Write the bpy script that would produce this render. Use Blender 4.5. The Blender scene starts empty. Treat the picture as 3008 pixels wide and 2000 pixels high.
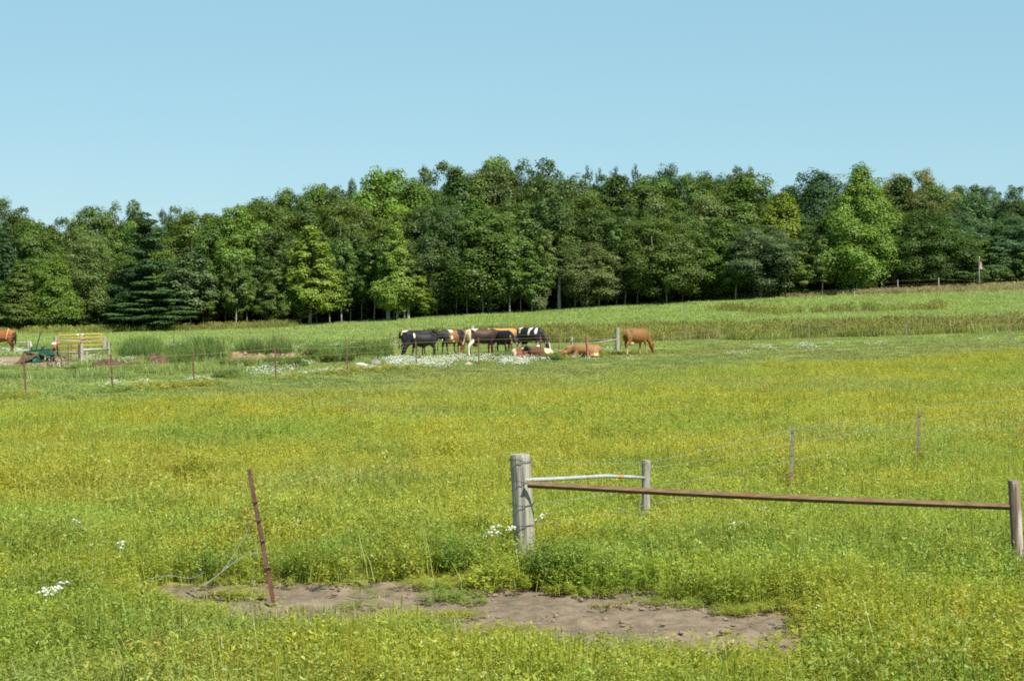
import bpy, bmesh, math, random
import numpy as np
from mathutils import Vector, Matrix

SC = bpy.context.scene
COL = SC.collection
R = math.radians

# ------------------------------------------------------------------ camera, sky, sun, exposure
CAM_H = 3.2
F = 3008 * 50.0 / 23.7
TH = math.atan(115 / F)
cam_d = bpy.data.cameras.new('camera')
cam_d.sensor_fit = 'HORIZONTAL'
cam_d.sensor_width = 23.7
cam_d.lens = 50
cam_d.clip_start = 0.1
cam_d.clip_end = 6000
cam = bpy.data.objects.new('camera', cam_d)
COL.objects.link(cam)
cam.location = (0, 0, CAM_H)
cam.rotation_euler = (R(90) - TH, 0, 0)
SC.camera = cam

SUN_EL, SUN_AZ = R(50), R(42)     # azimuth from behind the camera towards the right
sdir = Vector((math.sin(SUN_AZ) * math.cos(SUN_EL), -math.cos(SUN_AZ) * math.cos(SUN_EL), math.sin(SUN_EL)))
world = bpy.data.worlds.new('World')
SC.world = world
world.use_nodes = True
wn = world.node_tree.nodes
wl = world.node_tree.links
wn.clear()
sky = wn.new('ShaderNodeTexSky')
sky.sky_type = 'NISHITA'
sky.sun_disc = False
sky.sun_elevation = SUN_EL
sky.sun_rotation = math.atan2(sdir.x, sdir.y)
sky.altitude = 300
sky.air_density = 0.8
sky.dust_density = 0.0
sky.ozone_density = 2.5
tintn = wn.new('ShaderNodeMix')
tintn.data_type = 'RGBA'
tintn.blend_type = 'MULTIPLY'
tintn.inputs[0].default_value = 1.0
tintn.inputs[7].default_value = (1.03, 0.95, 0.92, 1)
bg = wn.new('ShaderNodeBackground')
bg.inputs[1].default_value = 0.069
wo = wn.new('ShaderNodeOutputWorld')
# a thin even summer veil over the clear sky evens out its gradient
veil = wn.new('ShaderNodeMix')
veil.data_type = 'RGBA'
veil.inputs[0].default_value = 0.62
veil.inputs[7].default_value = (3.08, 6.08, 7.15, 1)
wl.new(sky.outputs[0], tintn.inputs[6])
wl.new(tintn.outputs[2], veil.inputs[6])
wl.new(veil.outputs[2], bg.inputs[0])
wl.new(bg.outputs[0], wo.inputs[0])

sun_d = bpy.data.lights.new('sun', 'SUN')
sun_d.energy = 5.0
sun_d.angle = R(0.5)
sun_d.color = (1.0, 0.95, 0.86)
sun = bpy.data.objects.new('sun', sun_d)
COL.objects.link(sun)
sun.rotation_euler = (-sdir).to_track_quat('-Z', 'Y').to_euler()
sun.location = (40, -40, 80)

vs = SC.view_settings
vs.view_transform = 'Standard'
vs.look = 'None'
vs.exposure = 0.75
vs.gamma = 1.0
vs.use_curve_mapping = False
SC.render.engine = 'CYCLES'
cy = SC.cycles
cy.max_bounces = 5
cy.diffuse_bounces = 2
cy.transmission_bounces = 3
cy.glossy_bounces = 2
cy.use_denoising = False
cy.sample_clamp_indirect = 6
cy.filter_width = 1.8

# ------------------------------------------------------------------ numbers
rng = np.random.default_rng(7)
random.seed(7)
_tab = rng.random((256, 256))


def vn(x, y, s=1.0, o=0):
    x = np.asarray(x, float) / s + o * 17.3
    y = np.asarray(y, float) / s + o * 9.1
    xi = np.floor(x).astype(int)
    yi = np.floor(y).astype(int)
    fx = x - xi
    fy = y - yi
    fx = fx * fx * (3 - 2 * fx)
    fy = fy * fy * (3 - 2 * fy)
    a = _tab[xi % 256, yi % 256]
    b = _tab[(xi + 1) % 256, yi % 256]
    c = _tab[xi % 256, (yi + 1) % 256]
    d = _tab[(xi + 1) % 256, (yi + 1) % 256]
    return (a * (1 - fx) + b * fx) * (1 - fy) + (c * (1 - fx) + d * fx) * fy


def fbm(x, y, s, o=0):
    return 0.55 * vn(x, y, s, o) + 0.28 * vn(x, y, s * .47, o + 1) + 0.17 * vn(x, y, s * .21, o + 2)


def sstep(a, b, x):
    t = np.clip((np.asarray(x, float) - a) / (b - a), 0, 1)
    return t * t * (3 - 2 * t)


_TY = np.array([0, 60, 80, 100, 125, 150, 175, 205, 260, 400, 900.])
_TU = np.array([-.3, -.237, -.12, 0, .12, .237, .3])
_TZ = np.array([
    [0, 0, 0, 0, 0, 0, 0],
    [0, 0, 0, 0, 0, 0, 0],
    [0, 0, 0, 0, .1, .2, .25],
    [0, 0, 0, 0, .25, .55, .7],
    [0, 0, 0, .05, .45, 1.05, 1.3],
    [0, 0, 0, .45, 1.15, 1.9, 2.2],
    [0, 0, .2, 1.15, 2.15, 3.0, 3.3],
    [0, .05, .65, 2.2, 3.7, 4.7, 5.1],
    [.3, .5, 1.8, 3.6, 5, 6, 6.5],
    [2, 3, 5, 7, 8, 9, 9.5],
    [3, 4, 6, 8, 9, 10, 10.5]])


def _tl(x, y):
    y = np.clip(y, 0, 899)
    u = np.clip(x / np.maximum(y, 5), -.2999, .2999)
    i = np.searchsorted(_TY, y, 'right') - 1
    j = np.searchsorted(_TU, u, 'right') - 1
    fy = (y - _TY[i]) / (_TY[i + 1] - _TY[i])
    fu = (u - _TU[j]) / (_TU[j + 1] - _TU[j])
    return (_TZ[i, j] * (1 - fu) + _TZ[i, j + 1] * fu) * (1 - fy) + (_TZ[i + 1, j] * (1 - fu) + _TZ[i + 1, j + 1] * fu) * fy


def T(x, y):
    x = np.asarray(x, float)
    y = np.asarray(y, float)
    z = 0
    for dx in (-6, 0, 6):
        for dy in (-8, 0, 8):
            z = z + _tl(x + dx, y + dy)
    return z / 9 + 0.10 * (vn(x, y, 4.0, 3) - .5)


def P(px, py, Y):
    c, s = math.cos(TH), math.sin(TH)
    dx, dy, dz = px - 1504, F * c + (1000 - py) * s, -F * s + (1000 - py) * c
    t = Y / dy
    return Vector((dx * t, Y, CAM_H + dz * t))


def Gp(px, Y):
    x = (px - 1504) / F * Y
    return Vector((x, Y, float(T(x, Y))))


_YS = np.geomspace(10, 300, 5000)


def ground_at(px, py):
    x = (px - 1504) / F * _YS
    z = T(x, _YS) - CAM_H
    c, s = math.cos(TH), math.sin(TH)
    yi = 1000 - F * (_YS * s + z * c) / (_YS * c - z * s)
    k = int(np.argmax(yi <= py))
    if yi[k] > py:
        k = len(_YS) - 1
    return Vector((x[k], _YS[k], float(T(x[k], _YS[k]))))


# ------------------------------------------------------------------ mesh and material helpers
def new_obj(name, mesh, parent=None, loc=None):
    o = bpy.data.objects.new(name, mesh)
    COL.objects.link(o)
    if parent is not None:
        o.parent = parent
    if loc is not None:
        o.location = loc
    return o


def tag(o, label=None, cat=None, group=None, kind=None):
    if label: o['label'] = label
    if cat: o['category'] = cat
    if group: o['group'] = group
    if kind: o['kind'] = kind
    return o


def empty(name, loc, label, cat, group=None):
    o = bpy.data.objects.new(name, None)
    o.empty_display_size = .2
    COL.objects.link(o)
    o.location = loc
    return tag(o, label, cat, group)


def mesh_np(name, V, Q, mat=None, col=None, smooth=False):
    """V (n,3), Q (m,k) faces of equal size"""
    V = np.asarray(V, np.float32)
    Q = np.asarray(Q, np.int32)
    me = bpy.data.meshes.new(name)
    me.vertices.add(len(V))
    me.vertices.foreach_set('co', V.ravel())
    k = Q.shape[1]
    me.loops.add(Q.size)
    me.loops.foreach_set('vertex_index', Q.ravel())
    me.polygons.add(len(Q))
    me.polygons.foreach_set('loop_start', np.arange(len(Q), dtype=np.int32) * k)
    if smooth:
        me.polygons.foreach_set('use_smooth', np.ones(len(Q), bool))
    me.update(calc_edges=True)
    if col is not None:
        a = me.attributes.new('lc', 'FLOAT_COLOR', 'POINT')
        c4 = np.ones((len(V), 4), np.float32)
        c4[:, :3] = col
        a.data.foreach_set('color', c4.ravel())
    if mat: me.materials.append(mat)
    return me


class MB:
    """collects verts and faces of one mesh"""

    def __init__(self):
        self.v = []
        self.f = []

    def tube(self, pts, rad, n=8, cap=True, ell=None, side=None):
        pts = [Vector(p) for p in pts]
        if not hasattr(rad, '__len__'): rad = [rad] * len(pts)
        base = len(self.v)
        prev = None
        for i, p in enumerate(pts):
            t = (pts[min(i + 1, len(pts) - 1)] - pts[max(i - 1, 0)])
            t.normalize()
            if side is not None:
                a = Vector(side)
                a = (a - t * a.dot(t)).normalized()
            elif prev is None:
                a = t.orthogonal().normalized()
            else:
                a = (prev - t * prev.dot(t)).normalized()
            prev = a
            b = t.cross(a)
            r1 = rad[i]
            r2 = ell[i] if ell else r1
            for k in range(n):
                q = 2 * math.pi * k / n
                self.v.append(p + a * (r1 * math.cos(q)) + b * (r2 * math.sin(q)))
        for i in range(len(pts) - 1):
            for k in range(n):
                a0 = base + i * n + k
                a1 = base + i * n + (k + 1) % n
                self.f.append((a0, a1, a1 + n, a0 + n))
        if cap:
            self.f.append(tuple(base + k for k in reversed(range(n))))
            e = base + (len(pts) - 1) * n
            self.f.append(tuple(e + k for k in range(n)))
        return self

    def box(self, c, s, rot=None):
        b = len(self.v)
        M = rot or Matrix.Identity(3)
        for x in (-.5, .5):
            for y in (-.5, .5):
                for z in (-.5, .5):
                    self.v.append(Vector(c) + M @ Vector((x * s[0], y * s[1], z * s[2])))
        for q in ((0, 1, 3, 2), (4, 6, 7, 5), (0, 4, 5, 1), (2, 3, 7, 6), (0, 2, 6, 4), (1, 5, 7, 3)):
            self.f.append(tuple(b + i for i in q))
        return self

    def beam(self, p, q, w, h, up=(0, 0, 1)):
        p, q = Vector(p), Vector(q)
        t = (q - p).normalized()
        s = t.cross(Vector(up)).normalized()
        u = s.cross(t)
        b = len(self.v)
        for e in (p, q):
            for a, c in ((-1, -1), (1, -1), (1, 1), (-1, 1)):
                self.v.append(e + s * (a * w / 2) + u * (c * h / 2))
        for k in range(4):
            self.f.append((b + k, b + (k + 1) % 4, b + 4 + (k + 1) % 4, b + 4 + k))
        self.f.append((b + 3, b + 2, b + 1, b))
        self.f.append((b + 4, b + 5, b + 6, b + 7))
        return self

    def profile(self, prof, p, q, xdir=(1, 0, 0)):
        """extrude a closed 2-D profile from p to q"""
        p, q = Vector(p), Vector(q)
        t = (q - p).normalized()
        a = Vector(xdir)
        a = (a - t * a.dot(t)).normalized()
        c = t.cross(a)
        b = len(self.v)
        n = len(prof)
        for e in (p, q):
            for (u, w) in prof:
                self.v.append(e + a * u + c * w)
        for k in range(n):
            self.f.append((b + k, b + (k + 1) % n, b + n + (k + 1) % n, b + n + k))
        self.f.append(tuple(b + k for k in reversed(range(n))))
        self.f.append(tuple(b + n + k for k in range(n)))
        return self

    def ellipsoid(self, c, r, n=12, m=8):
        pts, rad = [], []
        b = len(self.v)
        c = Vector(c)
        for i in range(1, m):
            f = math.pi * i / m
            for k in range(n):
                q = 2 * math.pi * k / n
                self.v.append(c + Vector((r[0] * math.sin(f) * math.cos(q), r[1] * math.sin(f) * math.sin(q), r[2] * math.cos(f))))
        for i in range(m - 2):
            for k in range(n):
                a0 = b + i * n + k
                a1 = b + i * n + (k + 1) % n
                self.f.append((a0, a0 + n, a1 + n, a1))
        t = len(self.v)
        self.v.append(c + Vector((0, 0, r[2])))
        self.v.append(c - Vector((0, 0, r[2])))
        for k in range(n):
            self.f.append((t, b + k, b + (k + 1) % n))
            e = b + (m - 2) * n
            self.f.append((t + 1, e + (k + 1) % n, e + k))
        return self

    def mesh(self, name, mat=None, smooth=False):
        me = bpy.data.meshes.new(name)
        me.from_pydata([tuple(v) for v in self.v], [], self.f)
        me.update()
        if smooth:
            me.polygons.foreach_set('use_smooth', np.ones(len(me.polygons), bool))
        if mat: me.materials.append(mat)
        return me

    def build(self, name, mat, parent=None, smooth=False, loc=None):
        return new_obj(name, self.mesh(name, mat, smooth), parent, loc)


def nodes_of(name):
    m = bpy.data.materials.new(name)
    m.use_nodes = True
    nt = m.node_tree
    nt.nodes.clear()
    out = nt.nodes.new('ShaderNodeOutputMaterial')
    return m, nt, out


def mat_noise(name, c1, c2, scale=8, stretch=(1, 1, 1), rough=.8, bump=.3, metal=0, c3=None, t3=.62, spec=.3, detail=6, lo=.35, hi=.65):
    m, nt, out = nodes_of(name)
    N, L = nt.nodes, nt.links
    tc = N.new('ShaderNodeTexCoord')
    mp = N.new('ShaderNodeMapping')
    mp.inputs['Scale'].default_value = stretch
    L.new(tc.outputs['Object'], mp.inputs[0])
    nz = N.new('ShaderNodeTexNoise')
    nz.inputs['Scale'].default_value = scale
    nz.inputs['Detail'].default_value = detail
    nz.inputs['Roughness'].default_value = .65
    L.new(mp.outputs[0], nz.inputs[0])
    rp = N.new('ShaderNodeValToRGB')
    rp.color_ramp.elements[0].position = lo
    rp.color_ramp.elements[1].position = hi
    rp.color_ramp.elements[0].color = (*c1, 1)
    rp.color_ramp.elements[1].color = (*c2, 1)
    L.new(nz.outputs[0], rp.inputs[0])
    cout = rp.outputs[0]
    if c3:
        n2 = N.new('ShaderNodeTexNoise')
        n2.inputs['Scale'].default_value = scale * .37
        n2.inputs['Detail'].default_value = 4
        L.new(mp.outputs[0], n2.inputs[0])
        r2 = N.new('ShaderNodeValToRGB')
        r2.color_ramp.elements[0].position = t3 - .05
        r2.color_ramp.elements[1].position = t3 + .05
        L.new(n2.outputs[0], r2.inputs[0])
        mx = N.new('ShaderNodeMix')
        mx.data_type = 'RGBA'
        L.new(r2.outputs[0], mx.inputs[0])
        L.new(cout, mx.inputs[6])
        mx.inputs[7].default_value = (*c3, 1)
        cout = mx.outputs[2]
    bs = N.new('ShaderNodeBsdfPrincipled')
    bs.inputs['Roughness'].default_value = rough
    bs.inputs['Metallic'].default_value = metal
    bs.inputs['Specular IOR Level'].default_value = spec
    L.new(cout, bs.inputs['Base Color'])
    if bump:
        bp = N.new('ShaderNodeBump')
        bp.inputs['Strength'].default_value = bump
        bp.inputs['Distance'].default_value = .02
        L.new(nz.outputs[0], bp.inputs['Height'])
        L.new(bp.outputs[0], bs.inputs['Normal'])
    L.new(bs.outputs[0], out.inputs[0])
    return m


def mat_leaf(name, source, trans=.35, gloss=.04):
    """source: 'OBJ' uses the object's own colour, 'INST' the instance attribute tint"""
    m, nt, out = nodes_of(name)
    N, L = nt.nodes, nt.links
    at = N.new('ShaderNodeAttribute')
    at.attribute_name = 'lc'
    if source == 'OBJ':
        oi = N.new('ShaderNodeObjectInfo')
        tint = oi.outputs['Color']
    else:
        ti = N.new('ShaderNodeAttribute')
        ti.attribute_type = 'INSTANCER'
        ti.attribute_name = 'tint'
        tint = ti.outputs['Color']
    mx = N.new('ShaderNodeMix')
    mx.data_type = 'RGBA'
    mx.blend_type = 'MULTIPLY'
    mx.inputs[0].default_value = 1
    L.new(at.outputs['Color'], mx.inputs[6])
    L.new(tint, mx.inputs[7])
    df = N.new('ShaderNodeBsdfDiffuse')
    tr = N.new('ShaderNodeBsdfTranslucent')
    L.new(mx.outputs[2], df.inputs[0])
    hs = N.new('ShaderNodeHueSaturation')
    hs.inputs['Hue'].default_value = .485
    hs.inputs['Saturation'].default_value = 1.1
    hs.inputs['Value'].default_value = 1.1
    L.new(mx.outputs[2], hs.inputs['Color'])
    L.new(hs.outputs[0], tr.inputs[0])
    ms = N.new('ShaderNodeMixShader')
    ms.inputs[0].default_value = trans
    L.new(df.outputs[0], ms.inputs[1])
    L.new(tr.outputs[0], ms.inputs[2])
    gl = N.new('ShaderNodeBsdfGlossy')
    gl.inputs['Roughness'].default_value = .45
    gl.inputs['Color'].default_value = (1, 1, 1, 1)
    m2 = N.new('ShaderNodeMixShader')
    m2.inputs[0].default_value = gloss
    L.new(ms.outputs[0], m2.inputs[1])
    L.new(gl.outputs[0], m2.inputs[2])
    L.new(m2.outputs[0], out.inputs[0])
    return m


def mat_vcol(name, attr='lc', rough=.6, nscale=20, amt=.25):
    m, nt, out = nodes_of(name)
    N, L = nt.nodes, nt.links
    at = N.new('ShaderNodeAttribute')
    at.attribute_name = attr
    nz = N.new('ShaderNodeTexNoise')
    nz.inputs['Scale'].default_value = nscale
    nz.inputs['Detail'].default_value = 4
    tc = N.new('ShaderNodeTexCoord')
    L.new(tc.outputs['Object'], nz.inputs[0])
    mr = N.new('ShaderNodeMapRange')
    mr.inputs[3].default_value = 1 - amt
    mr.inputs[4].default_value = 1 + amt
    L.new(nz.outputs[0], mr.inputs[0])
    mx = N.new('ShaderNodeMix')
    mx.data_type = 'RGBA'
    mx.blend_type = 'MULTIPLY'
    mx.inputs[0].default_value = 1
    L.new(at.outputs['Color'], mx.inputs[6])
    L.new(mr.outputs[0], mx.inputs[7])
    bs = N.new('ShaderNodeBsdfPrincipled')
    bs.inputs['Roughness'].default_value = rough
    bs.inputs['Specular IOR Level'].default_value = .25
    L.new(mx.outputs[2], bs.inputs['Base Color'])
    L.new(bs.outputs[0], out.inputs[0])
    return m


M = {}
M['leaf'] = mat_leaf('leaf', 'OBJ', .3, .015)
M['leaf_inst'] = mat_leaf('leaf_scatter', 'INST', .3, .015)
M['weed'] = mat_leaf('weed', 'INST', .45, .02)
M['petal'] = mat_leaf('petal', 'INST', .3, .0)
M['bark'] = mat_noise('bark', (.10, .085, .065), (.26, .23, .19), 14, (1, 1, .25), .9, .5)
M['bark_pale'] = mat_noise('pale_bark', (.17, .155, .13), (.38, .35, .30), 9, (1, 1, .5), .85, .3)
M['wood'] = mat_noise('weathered_wood', (.16, .145, .12), (.40, .375, .325), 9, (3.5, 3.5, .28), .9, .8, c3=(.30, .29, .19), t3=.6)
M['wood_brown'] = mat_noise('brown_wood', (.13, .085, .065), (.27, .19, .15), 9, (3.5, 3.5, .3), .9, .7, c3=(.42, .36, .33), t3=.6)
M['wood_red'] = mat_noise('red_brown_wood', (.20, .075, .05), (.36, .16, .11), 9, (3.5, 3.5, .3), .9, .5)
M['rust'] = mat_noise('rusty_steel', (.08, .038, .024), (.175, .09, .058), 16, (1, 1, .5), .85, .4)
M['rust_bar'] = mat_noise('rusty_bar', (.11, .067, .034), (.20, .125, .065), 9, (.6, 3, 3), .8, .3, c3=(.17, .065, .035), t3=.62)
M['steel_dark'] = mat_noise('dull_steel', (.10, .10, .085), (.22, .21, .17), 16, (1, 1, .5), .7, .2, c3=(.25, .11, .06), t3=.58)
M['steel_green'] = mat_noise('green_steel_post', (.03, .05, .035), (.07, .09, .06), 16, (1, 1, .5), .7, .2)
M['pipe_white'] = mat_noise('white_painted_pipe', (.27, .285, .28), (.38, .395, .385), 12, (1, 1, 1), .55, .1, c3=(.42, .20, .10), t3=.63)
M['wire'] = mat_noise('galvanised_wire', (.26, .27, .27), (.40, .41, .41), 30, (1, 1, 1), .5, 0, .4)
M['wire_rust'] = mat_noise('rusty_wire', (.24, .16, .12), (.36, .26, .2), 30, (1, 1, 1), .8, 0)
M['wire_dark'] = mat_noise('dark_wire', (.05, .05, .05), (.1, .1, .1), 30, (1, 1, 1), .8, 0)
M['yellow'] = mat_noise('yellow_gate_paint', (.42, .25, .055), (.50, .305, .07), 8, (1, 1, 1), .5, .05, c3=(.5, .24, .04), t3=.64)
M['green_paint'] = mat_noise('green_machine_paint', (.006, .045, .035), (.022, .105, .08), 9, (1, 1, 1), .55, .1, c3=(.13, .06, .035), t3=.6)
M['red_paint'] = mat_noise('red_paint', (.42, .05, .03), (.55, .09, .06), 9, (1, 1, 1), .5, .05)
M['white_paint'] = mat_noise('white_paint', (.7, .7, .7), (.82, .82, .82), 9, (1, 1, 1), .5, .05)
M['rock_grey'] = mat_noise('grey_rock', (.15, .13, .12), (.29, .25, .23), 5, (1, 1, 1), .95, .6)
M['rock_tan'] = mat_noise('tan_rock', (.40, .29, .20), (.52, .41, .30), 5, (1, 1, 1), .95, .5)
M['rock_pink'] = mat_noise('pink_rock', (.36, .18, .14), (.48, .28, .22), 5, (1, 1, 1), .95, .5)
M['rock_white'] = mat_noise('pale_rock', (.36, .35, .31), (.50, .48, .43), 5, (1, 1, 1), .95, .5)
M['soil_brown'] = mat_noise('dark_brown_soil', (.06, .037, .023), (.13, .08, .048), 6, (1, 1, 1), 1, 1.0)
M['soil_orange'] = mat_noise('orange_brown_soil', (.15, .098, .052), (.34, .225, .125), 5, (1, 1, 1), 1, 1.0, c3=(.10, .07, .045), t3=.6)
M['hide'] = mat_vcol('hide')
M['flag'] = mat_vcol('flag_cloth', rough=.8, nscale=5, amt=.1)
M['tag'] = mat_noise('ear_tag', (.8, .75, .6), (.9, .88, .8), 5, (1, 1, 1), .5, 0)


# ------------------------------------------------------------------ cover of the ground
def poly_mask(x, y, poly):
    ins = np.zeros(np.shape(x), bool)
    n = len(poly)
    for i in range(n):
        x1, y1 = poly[i]
        x2, y2 = poly[(i + 1) % n]
        if y1 == y2: continue
        c = ((y1 > y) != (y2 > y)) & (x < (x2 - x1) * (y - y1) / (y2 - y1) + x1)
        ins ^= c
    return ins


def px_poly(pts):
    return [tuple(ground_at(a, b)[:2]) for a, b in pts]


DIRT = px_poly([(300, 1752), (420, 1738), (560, 1716), (700, 1706), (850, 1708), (1100, 1700), (1270, 1688), (1325, 1650), (1400, 1668), (1500, 1720), (1650, 1714),
                (1900, 1735), (2150, 1762), (2405, 1778), (2425, 1850), (2415, 1985), (2250, 1995), (2050, 1985), (1900, 1970), (1700, 1950), (1500, 1925), (1400, 1905),
                (1280, 1885), (1180, 1862), (1100, 1880), (950, 1880), (800, 1862), (650, 1850), (480, 1820), (330, 1790)])
THIN = px_poly([(1650, 1716), (1900, 1735), (2150, 1762), (2405, 1778), (2405, 1802), (2150, 1790), (1900, 1772), (1700, 1752)])
TRACK = px_poly([(-400, 1045), (60, 1048), (210, 1052), (215, 1068), (150, 1076), (0, 1084), (-400, 1096)])
TRACK2 = px_poly([(180, 1044), (330, 1040), (345, 1046), (190, 1056)])
FENCE_U = np.array([-.3, -.225, -.185, -.147, -.109, -.076, -.044, -.015, .013, .035, .096, .138, .183, .23, .3])
FENCE_Y = np.array([70, 74, 77, 83, 88, 96, 105, 109, 115, 120, 128, 127, 124, 117, 112.])
EDGE_U = np.array([-.3, -.237, -.12, 0, .12, .237, .3])
EDGE_Y = np.array([58, 61, 67, 77, 90, 99, 101.])
WOOD_U = np.array([-.4, -.237, -.12, 0, .12, .237, .4])
WOOD_Y = np.array([198, 199, 200, 203, 205, 206, 206.])


def uu(x, y):
    return np.asarray(x, float) / np.maximum(np.asarray(y, float), 5)


def inside_dirt(x, y):
    jx = (vn(x, y, .5, 5) - .5) * .7
    jy = (vn(x, y, .4, 6) - .5) * 1.1
    return poly_mask(x + jx, y + jy, DIRT)


def _band(pts):
    q = [ground_at(a, b) for a, b in pts]
    return np.array([p.x / p.y for p in q]), np.array([p.y for p in q])


B0 = _band([(1150, 1000), (1300, 1002), (1600, 1006), (2000, 1001), (2400, 987), (2700, 986), (3000, 976), (3300, 970)])
B1 = _band([(1150, 999), (1300, 992), (1600, 980), (2000, 971), (2400, 962), (2700, 953), (3000, 950), (3300, 945)])
S0 = _band([(2050, 908), (2250, 924), (2500, 921), (2700, 916), (2800, 908)])
S1 = _band([(2050, 907), (2250, 919), (2500, 916), (2700, 912.5), (2800, 907)])
E0 = _band([(1900, 876), (2050, 884), (2250, 879), (2650, 866), (3008, 856), (3300, 850)])


def cover(x, y):
    """zone id and colours: 0 weeds 1 mown 2 pasture 3 brown tall grass 4 pale green field 5 tan edge strip 6 wood floor 7 dirt 8 track"""
    x = np.asarray(x, float)
    y = np.asarray(y, float)
    u = uu(x, y)
    yj = y + (vn(x, y, 6, 11) - .5) * 5 + (vn(x, y, 1.6, 12) - .5) * 2.0
    edge = np.interp(u, EDGE_U, EDGE_Y)
    fen = np.interp(u, FENCE_U, FENCE_Y)
    wood = np.interp(u, WOOD_U, WOOD_Y)
    z = np.zeros(x.shape, int)
    z[yj > edge] = 1
    z[yj > fen + 1.0] = 2
    # brown tall grass band behind the fence, wider to the right
    z[(yj > 150) & (u > -.3) & (yj > np.interp(u, *B1))] = 4
    z[(yj > np.interp(u, *B0)) & (yj < np.interp(u, *B1)) & (u > -.055)] = 3
    z[(yj > np.interp(u, *S0)) & (yj < np.interp(u, *S1)) & (u > .09) & (u < .2)] = 3
    z[(yj > np.interp(u, *E0)) & (u > .075)] = 5
    z[(yj > 196) & (u < -.1)] = 3
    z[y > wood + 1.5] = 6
    z[poly_mask(x, y, TRACK) | poly_mask(x, y, TRACK2)] = 8
    z[(y < 40) & inside_dirt(x, y)] = 7
    return z


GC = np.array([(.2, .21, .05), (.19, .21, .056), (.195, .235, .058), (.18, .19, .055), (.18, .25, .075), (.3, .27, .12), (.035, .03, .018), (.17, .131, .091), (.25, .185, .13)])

# ------------------------------------------------------------------ the ground sheet
ys = np.concatenate([np.array([-3000, -600, -150, -40, 0]), np.arange(6, 14, 1.0), np.arange(14, 34, .12), np.arange(34, 70, .5), np.arange(70, 215, 1.0), np.geomspace(216, 4000, 28)])
ns = np.concatenate([np.linspace(-1, 1, 241)])
outer = np.array([1.3, 2, 4, 10, 40])
ss = np.concatenate([-outer[::-1], ns, outer])
w = np.maximum(8.0, .31 * np.abs(ys))
X = ss[None, :] * np.minimum(w, 400)[:, None]
Yg = np.repeat(ys[:, None], len(ss), 1)
xr, yr = X.ravel(), Yg.ravel()
Z = T(xr, yr)
zone = cover(xr, yr)
dm = (zone == 7)
Z = Z + np.where(dm, -.03 + .11 * (fbm(xr, yr, .55, 21) - .5) + .08 * (vn(xr, yr, .2, 25) - .5), 0)
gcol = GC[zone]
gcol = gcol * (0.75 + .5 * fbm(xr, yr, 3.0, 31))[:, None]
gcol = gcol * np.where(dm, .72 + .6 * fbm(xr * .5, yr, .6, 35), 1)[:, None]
nr, nc = X.shape
idx = np.arange(nr * nc).reshape(nr, nc)
Q = np.stack([idx[:-1, :-1], idx[:-1, 1:], idx[1:, 1:], idx[1:, :-1]], -1).reshape(-1, 4)
m, nt, out = nodes_of('ground_cover')
N, L = nt.nodes, nt.links
at = N.new('ShaderNodeAttribute')
at.attribute_name = 'lc'
geo = N.new('ShaderNodeNewGeometry')
n1 = N.new('ShaderNodeTexNoise')
n1.inputs['Scale'].default_value = 6
n1.inputs['Detail'].default_value = 8
n1.inputs['Roughness'].default_value = .7
L.new(geo.outputs['Position'], n1.inputs[0])
mr = N.new('ShaderNodeMapRange')
mr.inputs[1].default_value = .3
mr.inputs[2].default_value = .7
mr.inputs[3].default_value = .6
mr.inputs[4].default_value = 1.35
L.new(n1.outputs[0], mr.inputs[0])
mx = N.new('ShaderNodeMix')
mx.data_type = 'RGBA'
mx.blend_type = 'MULTIPLY'
mx.inputs[0].default_value = 1
L.new(at.outputs['Color'], mx.inputs[6])
L.new(mr.outputs[0], mx.inputs[7])
bs = N.new('ShaderNodeBsdfPrincipled')
bs.inputs['Roughness'].default_value = 1
bs.inputs['Specular IOR Level'].default_value = 0
bp = N.new('ShaderNodeBump')
bp.inputs['Strength'].default_value = .8
bp.inputs['Distance'].default_value = .05
L.new(n1.outputs[0], bp.inputs['Height'])
L.new(bp.outputs[0], bs.inputs['Normal'])
L.new(mx.outputs[2], bs.inputs['Base Color'])
L.new(bs.outputs[0], out.inputs[0])
M['ground'] = m
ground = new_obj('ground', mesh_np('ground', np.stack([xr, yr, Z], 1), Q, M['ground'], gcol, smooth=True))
tag(ground, 'rolling farm field with weeds, mown pasture and a bare earth strip', 'ground', kind='structure')

# ------------------------------------------------------------------ leaf makers
def unit(v):
    return v / np.maximum(np.linalg.norm(v, axis=1, keepdims=True), 1e-9)


def leaf_quads(C, Nrm, size, asp, g, along=None):
    n = len(C)
    Nrm = unit(Nrm)
    a = along if along is not None else g.normal(size=(n, 3))
    a = unit(a - Nrm * np.sum(a * Nrm, 1, keepdims=True))
    b = np.cross(Nrm, a)
    s = np.asarray(size).reshape(-1, 1) * np.ones((n, 1))
    k = s * asp
    V = np.stack([C - a * s, C + b * k - a * s * .1, C + a * s, C - b * k - a * s * .1], 1).reshape(-1, 3)
    Qd = np.arange(4 * n).reshape(n, 4)
    return V, Qd


def jit_col(n, g, v=.18, h=.09):
    c = np.ones((n, 3)) * (1 + g.normal(0, v, (n, 1)))
    c *= 1 + g.normal(0, h, (n, 3)) * np.array([1, .5, .6])
    return np.clip(c, .25, 2.2)


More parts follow.
